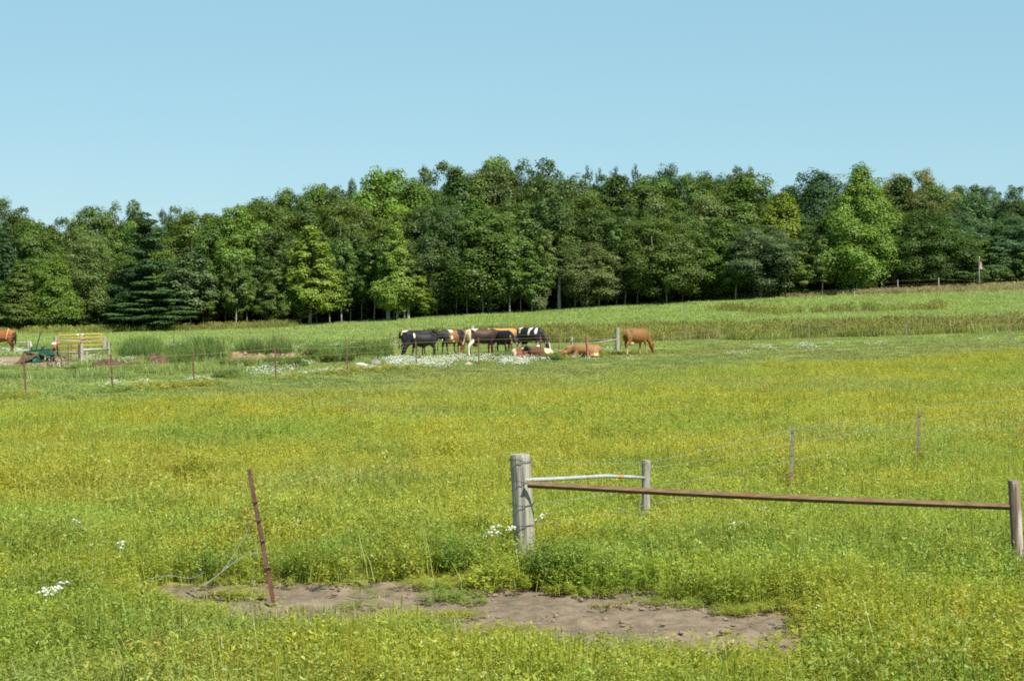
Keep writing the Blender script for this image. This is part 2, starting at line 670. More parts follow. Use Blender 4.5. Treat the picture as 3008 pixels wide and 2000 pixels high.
def clump_leaves(centres, radii, n_per, leaf, asp, g, flat=.6, up=.45, rnd=.6, low=.25, outs=None):
    Cs, Ns, Cl = [], [], []
    for ci, (c, r) in enumerate(zip(centres, radii)):
        n = max(8, int(n_per * (r / np.mean(radii)) ** 2))
        d = unit(g.normal(size=(n, 3)))
        flip = g.random(n) > low
        d[:, 2] = np.where(flip, np.abs(d[:, 2]), d[:, 2])
        rr = r * (.6 + .5 * g.random((n, 1)) ** .6 + np.abs(g.normal(0, .16, (n, 1))))
        ax = np.array([1, 1, flat])
        Cs.append(c + d * rr * ax)
        ov = outs[ci] * .9 if outs is not None else 0
        Ns.append(d * .8 + ov + np.array([0, -.1, up]) * .7 + g.normal(size=(n, 3)) * rnd * .65)
        Cl.append(jit_col(n, g) * (1 + g.normal(0, .08)))
    C = np.concatenate(Cs)
    return C, np.concatenate(Ns), np.concatenate(Cl)


def make_crown(name, seed, W, H, zb, prof, nlobe, nleaf, leaf, rl, flat=1.0, asp=.62, inner=.5, mat=None, low=.38, spikes=0, sub=9):
    """lobes on the crown's envelope, each lobe a cluster of small leaf clumps"""
    g = np.random.default_rng(seed)
    t = (np.arange(nlobe) + g.random(nlobe)) / nlobe
    pr = np.array([prof(q) for q in np.linspace(0, 1, 200)])
    cdf = np.cumsum(pr + .30)
    cdf /= cdf[-1]
    t = np.interp(t, cdf, np.linspace(0, 1, 200))
    ang = np.arange(nlobe) * 2.39996 + g.normal(0, .4, nlobe)
    wob = 1 + .14 * np.sin(ang * 2 + seed) + .1 * np.sin(ang * 3 + seed * 2.1 + t * 6) + g.normal(0, .06, nlobe)
    lr = rl * (.7 + .6 * g.random(nlobe)) * (1.1 - .38 * t)
    rad = np.maximum(0, np.array([prof(q) for q in t]) * W * wob - lr * .35) * (inner + (1 - inner) * g.random(nlobe) ** .4)
    z = zb + (H - zb) * (t * .97 + .015) - lr * .5 * t
    lob = np.stack([rad * np.cos(ang), rad * np.sin(ang), z], 1)
    cen, cr, outs = [], [], []
    for c, r in zip(lob, lr):
        k = max(4, int(sub * (r / rl) ** 1.6))
        d = unit(g.normal(size=(k, 3)) + unit(np.array([[c[0], c[1], .9]])) * .7)
        cen.append(c + d * r * (.45 + .5 * g.random((k, 1))) * np.array([.95, .95, 1.15]))
        cr.append(r * (.36 + .30 * g.random(k)))
        outs.append(d)
        cen.append(c[None, :]); cr.append(np.array([r * .8])); outs.append(np.zeros((1, 3)))
    cen = np.concatenate(cen)
    cr = np.concatenate(cr)
    outs = np.concatenate(outs)
    if spikes:
        a2 = g.random(spikes) * 6.28
        r2 = g.random(spikes) * W * .5
        hh = np.array([1 - .5 * (q / W) ** 1.6 for q in r2])
        for i in range(spikes):
            for q in range(3):
                cen = np.concatenate([cen, [[r2[i] * math.cos(a2[i]), r2[i] * math.sin(a2[i]), H * (hh[i] * .93) + .25 * q]]])
                cr = np.concatenate([cr, [rl * (.34 - .09 * q)]])
    outs = np.concatenate([outs, np.zeros((len(cen) - len(outs), 3))])
    n_per = nleaf / len(cen)
    C, Nn, cl = clump_leaves(cen, cr, n_per, leaf, asp, g, flat, low=low, outs=outs)
    V, Qd = leaf_quads(C, Nn, leaf * (.65 + .7 * g.random(len(C))), asp, g)
    me = mesh_np(name, V, Qd, mat or M['leaf'], np.repeat(cl, 4, 0))
    return me, lob, lr


def make_trunk(name, seed, H, zb, r0, cen, mat, limbs=14, lean=.3, top=.8):
    g = random.Random(seed)
    b = MB()
    pts, rad = [], []
    lx, ly = g.uniform(-lean, lean), g.uniform(-lean, lean)
    for i in range(8):
        f = i / 7
        pts.append((lx * f + g.uniform(-.05, .05), ly * f + g.uniform(-.05, .05), -.25 + H * top * f))
        rad.append(r0 * (1.35 if i == 0 else 1) * (1 - .82 * f))
    b.tube(pts, rad, 7)
    for k in range(limbs):
        c = Vector(cen[g.randrange(len(cen))])
        z0 = max(zb * .8, c.z - (Vector((c.x, c.y)).length) * g.uniform(.5, .9) - .4)
        f = min(.93, (z0 + .25) / (H * top))
        p0 = Vector((lx * f, ly * f, z0))
        mid = p0.lerp(c, .5) + Vector((g.uniform(-.2, .2), g.uniform(-.2, .2), -.15))
        r = r0 * (1 - .8 * f) * .5
        b.tube([p0, mid, c], [r, r * .6, r * .2], 5)
    return b.mesh(name, mat, True)


def pr_maple(t): return max(.12, math.sin(math.pi * (t * .84 + .115) ** .86) ** .6)
def pr_pyr(t): return max(.08, (1 - t) ** .75 * min(1, .35 + t * 4.5))
def pr_oak(t): return max(.25, math.sqrt(max(0, 1 - (1.8 * t - .88) ** 2)))
def pr_col(t): return max(.05, math.sin(math.pi * (t * .9 + .08)) ** .5)
def pr_aspen(t): return max(.1, math.sin(math.pi * (t * .85 + .12)) ** .8)


PROTO = {}


def add_kind(kind, crowns, trunkmat, r0, limbs, W, H, zb):
    lst = []
    for i, (me, cen, cr) in enumerate(crowns):
        lst.append((me, make_trunk('trunk', 31 * i + len(kind), H, zb, r0, cen, trunkmat, limbs)))
    PROTO[kind] = (lst, W, H)


LEAF = .092
add_kind('maple', [make_crown('crown', 11 + i, 2.9, 12, 1.5, pr_maple, 64, 54000, LEAF, 1.1, spikes=5) for i in range(3)], M['bark'], .17, 14, 2.7, 12, 1.6)
add_kind('pyramid', [make_crown('crown', 31 + i, 2.9, 12, 1.1, pr_pyr, 70, 54000, LEAF, .95, spikes=3) for i in range(2)], M['bark'], .17, 14, 2.6, 12, 1.3)
add_kind('oak', [make_crown('crown', 51 + i, 3.1, 12, 2.2, pr_oak, 46, 54000, LEAF, 1.2, .9, inner=.5) for i in range(2)], M['bark'], .22, 20, 3.0, 12, 2.6)
add_kind('dense', [make_crown('crown', 71 + i, 3.0, 12, 1.3, pr_maple, 80, 58000, LEAF * .9, 1.0, .9, spikes=7, sub=11) for i in range(2)], M['bark'], .17, 12, 2.9, 12, 1.5)
add_kind('young', [make_crown('crown', 91 + i, 2.2, 10, 1.1, pr_pyr, 60, 38000, LEAF * .92, .62, .8, spikes=3) for i in range(2)], M['bark_pale'], .12, 14, 2.0, 10, 1.3)
add_kind('aspen', [make_crown('crown', 101 + i, 2.7, 12, 2.6, pr_aspen, 60, 24000, LEAF * .85, .75, .9, inner=.25, spikes=10) for i in range(2)], M['bark_pale'], .11, 22, 2.6, 12, 3.0)
add_kind('sparse', [make_crown('crown', 111, 1.5, 12, 3.0, pr_col, 50, 2200, LEAF * .85, .42, .9, inner=.1, spikes=16)], M['bark'], .08, 18, 1.5, 12, 4.0)
add_kind('bigpyramid', [make_crown('crown', 41, 4.6, 13, 1.0, pr_pyr, 130, 90000, LEAF * .95, 1.05, spikes=6)], M['bark'], .26, 22, 4.4, 13, 1.0)
add_kind('biground', [make_crown('crown', 81 + i, 4.4, 12, 1.2, pr_maple, 130, 90000, LEAF * .95, 1.05, .9, spikes=8) for i in range(2)], M['bark'], .22, 20, 4.3, 12, 1.2)
add_kind('shrub', [make_crown('crown', 121 + i, 1.7, 4.5, .4, pr_oak, 34, 17000, LEAF * .9, .6, .85) for i in range(2)], M['bark'], .06, 12, 1.6, 4.5, .5)
add_kind('understory', [make_crown('crown', 131 + i, 1.6, 7.0, 1.9, pr_maple, 30, 13000, LEAF, .62, .6, inner=.25) for i in range(3)], M['bark_pale'], .09, 10, 1.5, 7.0, 2.0)


def conifer(seed, W, H, zb, layers, nb, droop, tuft, leaf, asp, step, gap, flat=.42, zj=.05, pw=.8):
    g = np.random.default_rng(seed)
    cen, cr = [], []
    up_ = 1.0
    for k in range(layers):
        t = (k + .5 * g.random()) / layers
        z = zb + (H - zb) * t
        r = W * (1 - t) ** pw * (.75 + .5 * g.random()) + .15
        n = max(4, int(nb * (1 - .5 * t)))
        a0 = g.random() * 6.28
        t_ = t
        for j in range(n):
            a = a0 + j * 6.283 / n + g.normal(0, .18)
            rl = r * (.45 + .75 * g.random())
            zo = g.normal(0, zj)
            for q in np.arange(gap, 1.01, step):
                cen.append((math.cos(a) * rl * q, math.sin(a) * rl * q, z + zo + droop * rl * q ** 1.5 + g.normal(0, .06)))
                cr.append(tuft * (.7 + .5 * g.random()) * (1.15 - .35 * q) * (1 - .45 * t))
    cen.append((0, 0, H - .1)); cr.append(tuft * .6)
    cen = np.array(cen); cr = np.array(cr)
    nper = 34000 / len(cen)
    C, Nn, cl = clump_leaves(cen, cr, nper, leaf, asp, g, flat, up=.5, rnd=.55, low=.3)
    al = C.copy(); al[:, 2] = np.linalg.norm(C[:, :2], axis=1) * .5
    V, Qd = leaf_quads(C, Nn, leaf * (.7 + .6 * g.random(len(C))), asp, g, along=al * 0 + g.normal(size=C.shape) * .5 + unit(al))
    return mesh_np('crown', V, Qd, M['leaf'], np.repeat(cl, 4, 0)), cen, cr


add_kind('pine', [conifer(201 + i, 2.8, 12, 1.0, 10, 7, .16, .70, .13, .36, .2, .22, .62, .55, .55) for i in range(2)], M['bark'], .2, 26, 2.7, 12, 1.2)
add_kind('spruce', [conifer(221 + i, 1.8, 12, .8, 30, 9, -.15, .40, .13, .36, .25, .3, .8) for i in range(2)], M['bark'], .16, 6, 1.7, 12, .8)

print('protos done')
# ------------------------------------------------------------------ the wood
TC = {
    'bright': (0.136, 0.215, 0.028), 'green': (0.092, 0.153, 0.025), 'olive': (0.102, 0.150, 0.026), 'dark': (0.066, 0.112, 0.023),
    'oak': (0.077, 0.118, 0.026), 'pine': (0.054, 0.105, 0.030), 'bluepine': (0.081, 0.150, 0.046), 'yellow': (0.180, 0.246, 0.033),
    'sage': (0.130, 0.174, 0.042), 'grey': (.088, .132, .046), 'blue': (0.080, 0.143, 0.052), 'aspen': (0.158, 0.177, 0.042), 'brown': (.112, .145, .042), 'spruce': (0.058, 0.105, 0.036),  # blue: distance haze put into the leaf colour of the right end trees
}
_kcount = {}


_used = set()


def short_of(px, lo, lead=''):
    """the nearest named tree not yet used for this, told in a few words"""
    for best in sorted(TREES, key=lambda t: abs(t[0] - px) + (0 if (t[3] > 210) != lo else 60)):
        wds = best[6].replace(',', '').split()
        cut = len(wds)
        for i, w_ in enumerate(wds):
            if i > 2 and w_ in ('above', 'behind', 'beside', 'below', 'in', 'on', 'at', 'with', 'right', 'left', 'where', 'between', 'rising', 'standing', 'beyond', 'just', 'reaching', 'first', 'second', 'third', 'last', 'near', 'directly', 'before'):
                cut = i
                break
        if cut < 4: cut = 7
        side = 'left of' if px < best[0] - 8 else 'right of' if px > best[0] + 8 else 'level with'
        out = lead + side + ' the ' + ' '.join(wds[:min(cut, 8)])
        if out not in _used:
            _used.add(out)
            return out
    return lead + 'deep in the row'


def tree(px, top, wpx, D, kind, colour, label, group=None, name='broadleaf_tree', cat='tree', wmul=1.12):
    lst, W0, H0 = PROTO[kind]
    k = _kcount.get(kind, 0)
    _kcount[kind] = k + 1
    crown, trunk = lst[k % len(lst)]
    b = Gp(px, D)
    ht = P(px, top, D).z - b.z
    hw = wpx / F * D / 2 * wmul
    e = empty(name, b, label, cat, group)
    g = random.Random(int(px * 7 + D * 13))
    e.rotation_euler = (0, 0, g.uniform(0, 6.28))
    e.scale = (hw / W0, hw / W0, ht / H0)
    new_obj('trunk', trunk, e)
    c = new_obj('crown', crown, e)
    v = g.uniform(.9, 1.1)
    col = TC[colour]
    c.color = (col[0] * v * g.uniform(.94, 1.06), col[1] * v, col[2] * v * g.uniform(.9, 1.15), 1)
    return e


TREES = [
    (15, 588, 150, 222, 'oak', 'oak', 'tall dark oak rising above the wood at its far left end'),
    (20, 655, 90, 206, 'spruce', 'spruce', 'dark spruce below the tall oak at the left end'),
    (100, 642, 110, 214, 'maple', 'green', 'mid green maple right of the dark spruce at the left end'),
    (60, 770, 120, 201, 'young', 'olive', 'low olive young tree behind the horse'),
    (165, 748, 125, 201, 'pyramid', 'bright', 'bright layered young maple above the green plow'),
    (190, 636, 90, 226, 'oak', 'oak', 'small dark oak top on the skyline above the green plow'),
    (262, 692, 130, 204, 'dense', 'sage', 'pale sage green tree behind the yellow gate'),
    (272, 612, 140, 220, 'maple', 'olive', 'olive maple crown rising behind the pale sage tree'),
    (372, 594, 110, 230, 'oak', 'olive', 'twin topped olive oak behind the big white pine'),
    (425, 630, 165, 201, 'pine', 'pine', 'big dark white pine with layered boughs beyond the brush'),
    (445, 815, 190, 198, 'pine', 'bluepine', 'low blue green pine boughs at the foot of the big pine'),
    (510, 602, 75, 226, 'oak', 'oak', 'small oak top on the skyline right of the big white pine'),
    (575, 620, 165, 212, 'dense', 'olive', 'broad olive round tree right of the big white pine'),
    (560, 738, 105, 201, 'understory', 'grey', 'thin grey green tree in front of the broad olive tree'),
    (640, 640, 120, 207, 'maple', 'green', 'leafy green maple between the olive tree and a bright maple'),
    (700, 600, 140, 207, 'maple', 'bright', 'bright maple left of centre with clumped boughs'),
    (775, 588, 170, 213, 'dense', 'olive', 'wide olive tree where the skyline starts to climb'),
    (808, 760, 85, 200, 'young', 'olive', 'short olive young tree beside the pale pyramidal tree'),
    (870, 560, 120, 224, 'oak', 'oak', 'dark ragged tree top above the pale pyramidal tree'),
    (925, 548, 110, 219, 'maple', 'bright', 'light green tree top left of a dark oak top'),
    (968, 537, 100, 225, 'oak', 'oak', 'dark round oak top in the dip of the skyline'),
    (912, 655, 135, 200, 'young', 'yellow', 'pale green pyramidal young tree standing clear of the wood'),
    (1010, 588, 190, 209, 'biground', 'olive', 'dark olive round tree between the two pale young trees'),
    (1048, 532, 70, 226, 'oak', 'dark', 'narrow dark top just left of the tall bright maple'),
    (1140, 497, 175, 216, 'maple', 'bright', 'tall bright maple above the forked yellow green tree'),
    (1165, 655, 105, 200, 'young', 'yellow', 'yellow green young tree with pale forked stems behind the black cows'),
    (1248, 825, 70, 202, 'young', 'bright', 'small bright sapling right of the yellow green tree'),
    (1290, 470, 125, 228, 'oak', 'oak', 'dark oak top on the skyline behind the grazing herd'),
    (1300, 600, 185, 205, 'biground', 'dark', 'large very dark oak above the brown cow'),
    (1400, 500, 150, 218, 'dense', 'olive', 'grey olive tree top left of the highest bright maple'),
    (1455, 456, 125, 224, 'maple', 'bright', 'highest bright maple on the skyline near the centre'),
    (1435, 622, 175, 203, 'maple', 'green', 'full green maple reaching low behind the herd'),
    (1572, 472, 165, 222, 'oak', 'dark', 'dark oak on the skyline right of the highest maple'),
    (1612, 576, 130, 209, 'maple', 'dark', 'dark maple above the pale thick trunk'),
    (1575, 792, 55, 201, 'shrub', 'brown', 'grey brown half bare small tree at the wood edge'),
    (1715, 576, 150, 212, 'dense', 'olive', 'olive tree below the sparse poplar tops'),
    (1728, 715, 150, 203, 'dense', 'brown', 'low brownish olive round tree at the wood edge'),
    (1725, 486, 50, 232, 'sparse', 'spruce', 'thin twiggy poplar top, first of the sparse skyline tops'),
    (1762, 494, 45, 230, 'sparse', 'spruce', 'thin twiggy poplar top, second of the sparse skyline tops'),
    (1808, 488, 60, 231, 'sparse', 'spruce', 'thin twiggy poplar top, third of the sparse skyline tops'),
    (1868, 482, 50, 230, 'sparse', 'spruce', 'thin twiggy poplar top, last of the sparse skyline tops'),
    (1800, 512, 150, 224, 'oak', 'dark', 'dark crown under the sparse poplar tops'),
    (1900, 540, 150, 216, 'maple', 'olive', 'olive maple above the broad round tree'),
    (1925, 640, 225, 204, 'biground', 'olive', 'broad round olive tree above the tan grazing cow'),
    (1955, 490, 100, 228, 'dense', 'spruce', 'dark pointed tree top on the skyline right of the poplars'),
    (2020, 516, 110, 227, 'dense', 'spruce', 'dark tree top left in the even skyline row'),
    (2058, 512, 105, 229, 'dense', 'spruce', 'dark tree top in the middle of the even skyline row'),
    (2105, 516, 110, 226, 'dense', 'spruce', 'dark tree top right in the even skyline row'),
    (2085, 582, 150, 212, 'dense', 'sage', 'grey green tree below the even row of dark tops'),
    (2125, 650, 150, 204, 'pyramid', 'green', 'mid green pyramid shaped tree at the wood edge'),
    (2175, 493, 95, 228, 'oak', 'oak', 'flat topped oak on the skyline behind the red tinged maple'),
    (2205, 515, 170, 214, 'maple', 'green', 'green maple with a few red leaves near its top'),
    (2300, 562, 150, 207, 'pyramid', 'yellow', 'yellow green maple with a sloping right side'),
    (2235, 662, 145, 201, 'oak', 'grey', 'dull grey green tree in front of the yellow green maple'),
    (2405, 500, 175, 212, 'dense', 'spruce', 'tall dark tree just left of the great bright maple'),
    (2528, 484, 245, 204, 'bigpyramid', 'bright', 'great bright pyramid shaped maple standing out at right'),
    (2640, 505, 120, 222, 'aspen', 'aspen', 'pale aspen with light stems right behind the great maple'),
    (2710, 495, 130, 224, 'aspen', 'aspen', 'pale olive aspen crown, right one of the aspen group'),
    (2680, 560, 120, 216, 'aspen', 'aspen', 'lower yellowish aspen with branches showing'),
    (2712, 622, 200, 205, 'biground', 'dark', 'dark round tree left of the flag'),
    (2812, 548, 90, 226, 'maple', 'blue', 'bluish tree top right of the aspens'),
    (2868, 542, 85, 228, 'maple', 'blue', 'bluish tree top above the flag'),
    (2915, 550, 70, 230, 'oak', 'blue', 'bluish tree top right of the one above the flag'),
    (2885, 702, 125, 206, 'young', 'green', 'small green tree directly behind the flag'),
    (2985, 542, 80, 228, 'oak', 'blue', 'bluish tree top at the right end of the wood'),
    (2965, 640, 140, 212, 'dense', 'blue', 'blue green tree at the right end behind the fence'),
    (2800, 620, 130, 213, 'dense', 'blue', 'dark blue green tree between the aspens and the flag'),
    (2990, 735, 90, 205, 'shrub', 'green', 'low green tree at the right end of the fence'),
    (2320, 830, 90, 203, 'shrub', 'dark', 'low dark bush at the wood edge left of the great maple'),
    (2930, 690, 120, 206, 'young', 'blue', 'blue green young tree right of the flag'),
    (3005, 660, 130, 207, 'maple', 'blue', 'blue green tree cut by the right edge of the picture'),
    (2790, 720, 130, 204, 'young', 'dark', 'dark young tree left of the flag'),
    (2820, 815, 60, 203, 'shrub', 'sage', 'round pale bush behind the far fence near the flag'),
]
for tdef in TREES:
    px, top, wpx, D, kind, colour, label = tdef
    nm = {'pine': 'pine_tree', 'spruce': 'spruce_tree', 'oak': 'oak_tree', 'aspen': 'aspen_tree', 'sparse': 'poplar_tree', 'shrub': 'bush'}.get(kind, 'maple_tree')
    tree(px, top, wpx, D, kind, colour, label, name=nm, cat='bush' if kind == 'shrub' else 'tree', wmul=1.34 if kind not in ('sparse', 'spruce') else 1.15)

# packed trees between the ones above
gr = random.Random(5)
SKY_X = np.array([-300, 0, 80, 130, 250, 350, 430, 500, 620, 800, 900, 1000, 1080, 1250, 1450, 1600, 1680, 1800, 2000, 2150, 2300, 2400, 2600, 2750, 2850, 3008, 3300])
SKY_T = np.array([640, 610, 660, 660, 625, 615, 640, 640, 605, 560, 545, 545, 520, 490, 475, 492, 505, 500, 505, 508, 545, 515, 505, 530, 560, 560, 570])
for i in range(54):
    px = -80 + i * 59 + gr.uniform(-14, 14)
    lo = i % 2
    if px < -70 or px > 3080: continue
    D = gr.uniform(206, 211) if lo else gr.uniform(215, 221)
    top = float(np.interp(px, SKY_X, SKY_T)) + (gr.uniform(90, 150) if lo else gr.uniform(8, 30))
    kind = gr.choice(['maple', 'oak', 'dense', 'pyramid', 'maple'])
    colr = gr.choice(['green', 'olive', 'dark', 'oak', 'green'])
    if px > 2750: colr = gr.choice(['blue', 'dark', 'blue'])  # right end trees take the leaf colour tinted for haze
    tree(px, top, gr.uniform(155, 205), D, kind, colr, short_of(px, not lo, ('lower ' if lo else 'taller ') + 'packed leafy tree '), 'trees packed in the wood', name='forest_tree')

# slender stems seen along the dark edge
TR = [58, 137, 205, 252, 322, 352, 372, 392, 452, 478, 505, 520, 596, 630, 662, 693, 726, 768, 806, 830, 857, 884, 930, 968, 1003, 1030, 1062, 1100, 1140, 1157, 1199, 1245, 1283, 1340, 1372, 1418, 1497, 1530, 1562,
      1600, 1660, 1690, 1710, 1760, 1812, 1836, 1872, 1925, 1958, 2004, 2056, 2102, 2160, 2215, 2262, 2350, 2415, 2478, 2510, 2590]
for i, px in enumerate(TR):
    D = gr.uniform(200.5, 204.5)
    b = Gp(px, D)
    tree(px, P(px, 0, D).z and (1000 - 0) * 0 + float(np.interp(px, SKY_X, SKY_T)) + gr.uniform(150, 260), gr.uniform(60, 100), D, 'understory', gr.choice(['green', 'olive', 'dark', 'green']),
         short_of(px, False, 'slender pale edge stem '), 'slender trees along the wood edge', name='slender_tree', wmul=1.0)
# three marked trunks
for (px, D, r, hgt, lab) in ((1140, 200.2, .19, 5.0, 'thick pale mottled trunk left of the yellow green tree'), (1642, 201.5, .17, 4.2, 'thick pale trunk flaring at its foot at the wood edge'), (1199, 199.8, .12, 4.0, 'straight brown trunk right beside the forked pale stem')):
    b = Gp(px, D)
    e = empty('old_tree', b, lab, 'tree')
    MB().tube([(0, 0, -.2), (.02, 0, .25), (.0, .02, 1.2), (.04, 0, 2.6), (0, 0, hgt)], [r * 1.5, r * 1.1, r, r * .9, r * .6], 9).build('trunk', M['bark_pale'], e, True)
    c = new_obj('crown', PROTO['understory'][0][0][0], e)
    c.scale = (.9, .9, .5)
    c.location = (0, .6, hgt - 1.6)
    c.color = (*TC['dark'], 1)
# forked pale stem
b = Gp(1188, 199.6)
e = empty('forked_tree', b, 'low forked pale tree with spreading yellow green leaves at the wood edge', 'tree')
fk = MB()
fk.tube([(0, 0, -.2), (.0, 0, .9), (-.05, 0, 1.5)], [.09, .075, .065], 7)
fk.tube([(-.03, 0, 1.35), (-.3, 0, 2.0), (-.5, .05, 2.9)], [.05, .045, .02], 6)
fk.tube([(-.02, 0, 1.3), (.35, 0, 1.75), (.8, 0, 2.3), (1.1, 0, 3.0)], [.06, .05, .04, .02], 6)
fk.build('trunk', M['bark_pale'], e, True)
c = new_obj('crown', PROTO['shrub'][0][0][0], e)
c.scale = (1.0, .8, .62)
c.location = (.2, .1, 1.6)
c.color = (*TC['yellow'], 1)


# ------------------------------------------------------------------ scatter of what nobody could count
def scatter(name, protos, pts, scl, rot, idxs, tint, label, cat):
    hid = bpy.data.collections.new(name + '_kinds')
    for i, me in enumerate(protos):
        o = bpy.data.objects.new('%s_kind_%02d' % (name, i), me)
        hid.objects.link(o)
    pts = np.asarray(pts, np.float32)
    n = len(pts)
    me = bpy.data.meshes.new(name)
    me.vertices.add(n)
    me.vertices.foreach_set('co', pts.ravel())
    a = me.attributes.new('scl', 'FLOAT_VECTOR', 'POINT')
    s = np.asarray(scl, np.float32)
    if s.ndim == 1: s = np.repeat(s[:, None], 3, 1)
    a.data.foreach_set('vector', s.ravel())
    a = me.attributes.new('rot', 'FLOAT_VECTOR', 'POINT')
    a.data.foreach_set('vector', np.asarray(rot, np.float32).ravel())
    a = me.attributes.new('idx', 'INT', 'POINT')
    a.data.foreach_set('value', np.asarray(idxs, np.int32))
    a = me.attributes.new('tint', 'FLOAT_COLOR', 'POINT')
    t4 = np.ones((n, 4), np.float32)
    t4[:, :3] = tint
    a.data.foreach_set('color', t4.ravel())
    o = new_obj(name, me)
    ng = bpy.data.node_groups.new(name, 'GeometryNodeTree')
    ng.interface.new_socket('Geometry', in_out='INPUT', socket_type='NodeSocketGeometry')
    ng.interface.new_socket('Geometry', in_out='OUTPUT', socket_type='NodeSocketGeometry')
    Nn = ng.nodes
    gi, go = Nn.new('NodeGroupInput'), Nn.new('NodeGroupOutput')
    ci = Nn.new('GeometryNodeCollectionInfo')
    ci.inputs['Collection'].default_value = hid
    ci.inputs['Separate Children'].default_value = True
    ip = Nn.new('GeometryNodeInstanceOnPoints')
    ip.inputs['Pick Instance'].default_value = True

    def na(nm, ty):
        q = Nn.new('GeometryNodeInputNamedAttribute')
        q.data_type = ty
        q.inputs['Name'].default_value = nm
        return q.outputs['Attribute']
    ng.links.new(gi.outputs[0], ip.inputs['Points'])
    ng.links.new(ci.outputs[0], ip.inputs['Instance'])
    ng.links.new(na('idx', 'INT'), ip.inputs['Instance Index'])
    ng.links.new(na('rot', 'FLOAT_VECTOR'), ip.inputs['Rotation'])
    ng.links.new(na('scl', 'FLOAT_VECTOR'), ip.inputs['Scale'])
    ng.links.new(ip.outputs[0], go.inputs[0])
    md = o.modifiers.new('scatter', 'NODES')
    md.node_group = ng
    return tag(o, label, cat, kind='stuff')


# deep part of the wood: one dark mass behind the trees one can tell apart
def relink(me, mat):
    q = me.copy()
    q.materials.clear()
    q.materials.append(mat)
    return q


deep = [relink(PROTO[k][0][i][0], M['leaf_inst']) for k, i in (('maple', 0), ('oak', 0), ('dense', 0))] + [PROTO['maple'][0][0][1], PROTO['oak'][0][0][1], MB().tube([(0, 0, -.3), (.05, 0, 1.5), (0, .05, 3), (.04, 0, 5)], [.11, .09, .08, .05], 6).mesh('stem', M['bark'], True)]
g = np.random.default_rng(3)
pts, scl, rot, ids, tin = [], [], [], [], []
for D0 in (222, 229, 237, 246, 256):
    for x in np.arange(-92, 93, 4.2):
        y = D0 + g.uniform(-3, 3)
        xx = x + g.uniform(-1.5, 1.5)
        if abs(xx) / y > .36: continue
        pxx = 1504 + xx / y * F
        top = float(np.interp(pxx, SKY_X, SKY_T)) + g.uniform(45, 90)
        zt = P(pxx, top, y).z
        z = float(T(xx, y))
        h = max(6, zt - z) / 12
        k = g.integers(0, 3)
        ww = h * g.uniform(.85, 1.15)
        rz = g.uniform(0, 6.28)
        c = np.array(TC[('dark', 'oak', 'green')[k]]) * g.uniform(.85, 1.1)
        for kk in (k, 3 if k != 1 else 4):
            pts.append((xx, y, z)); scl.append((ww, ww, h)); rot.append((0, 0, rz)); ids.append(kk); tin.append(c)
# thin stems standing inside the wood, and the wood going on past the frame
for i in range(420):
    y = g.uniform(207, 226)
    xx = g.uniform(-.25, .17) * y
    pts.append((xx, y, float(T(xx, y)))); s_ = g.uniform(.5, 1.3); scl.append((s_, s_, .9)); rot.append((0, 0, g.uniform(0, 6.28))); ids.append(5); tin.append((.1, .1, .1))
for i in range(90):
    y = g.uniform(203, 225)
    xx = g.choice([-1, 1]) * g.uniform(.27, .37) * y
    k = g.integers(0, 3)
    h = g.uniform(.8, 1.25)
    for kk in (k, 3):
        pts.append((xx, y, float(T(xx, y)))); scl.append((h, h, h)); rot.append((0, 0, i)); ids.append(kk); tin.append(TC[('green', 'oak', 'olive')[k]])
scatter('deep_forest', deep, pts, scl, rot, ids, tin, 'dark mass of trees deep inside the wood', 'wood')

# low growth under the wood edge
def low_growth():
    p, s, r, i, t = [], [], [], [], []
    for k in range(260):
        y = g.uniform(203, 214)
        x = g.uniform(-.3, .3) * y
        p.append((x, y, float(T(x, y)) - .1)); q = g.uniform(.2, .42); s.append((q * 1.3, q * 1.3, q)); r.append((0, 0, g.uniform(0, 6.28))); i.append(g.integers(0, 2))
        t.append(np.array(TC['dark']) * g.uniform(.8, 1.2))
    return p, s, r, i, t


sh = [relink(PROTO['shrub'][0][i][0], M['leaf_inst']) for i in range(2)]
scatter('undergrowth', sh, *low_growth(), 'dark green undergrowth below the trees of the wood', 'undergrowth')

# ------------------------------------------------------------------ weeds, grass and flowers
def blade_patch(seed, rad, nb, h0, h1, wid, bend=.35, segs=2, heads=0):
    g = np.random.default_rng(seed)
    V, Qd, C = [], [], []
    for i in range(nb):
        a = g.random() * 6.28
        r = rad * math.sqrt(g.random())
        p = np.array([r * math.cos(a), r * math.sin(a), -.02])
        h = g.uniform(h0, h1)
        d = g.random() * 6.28
        dv = np.array([math.cos(d), math.sin(d), 0]) * bend * h * g.uniform(.3, 1.2)
        sv = np.array([-math.sin(d), math.cos(d), 0]) * wid
        c = jit_col(1, g, .2, .1)[0]
        b = len(V)
        for s in range(segs + 1):
            f = s / segs
            q = p + np.array([0, 0, h * f]) + dv * f * f
            ww = 1 - .75 * f
            V += [q - sv * ww, q + sv * ww]
            C += [c * (.85 + .3 * f)] * 2
        for s in range(segs):
            Qd.append((b + 2 * s, b + 2 * s + 1, b + 2 * s + 3, b + 2 * s + 2))
        if heads and g.random() < heads:
            q = p + np.array([0, 0, h]) + dv
            b = len(V)
            V += [q + np.array([0, 0, -.09]), q + sv * 3, q + np.array([0, 0, .08]), q - sv * 3]
            hc = np.array([.95, .88, .8])
            C += [hc] * 4
            Qd.append((b, b + 1, b + 2, b + 3))
    return mesh_np('grass', np.array(V), np.array(Qd), M['weed'], np.array(C))


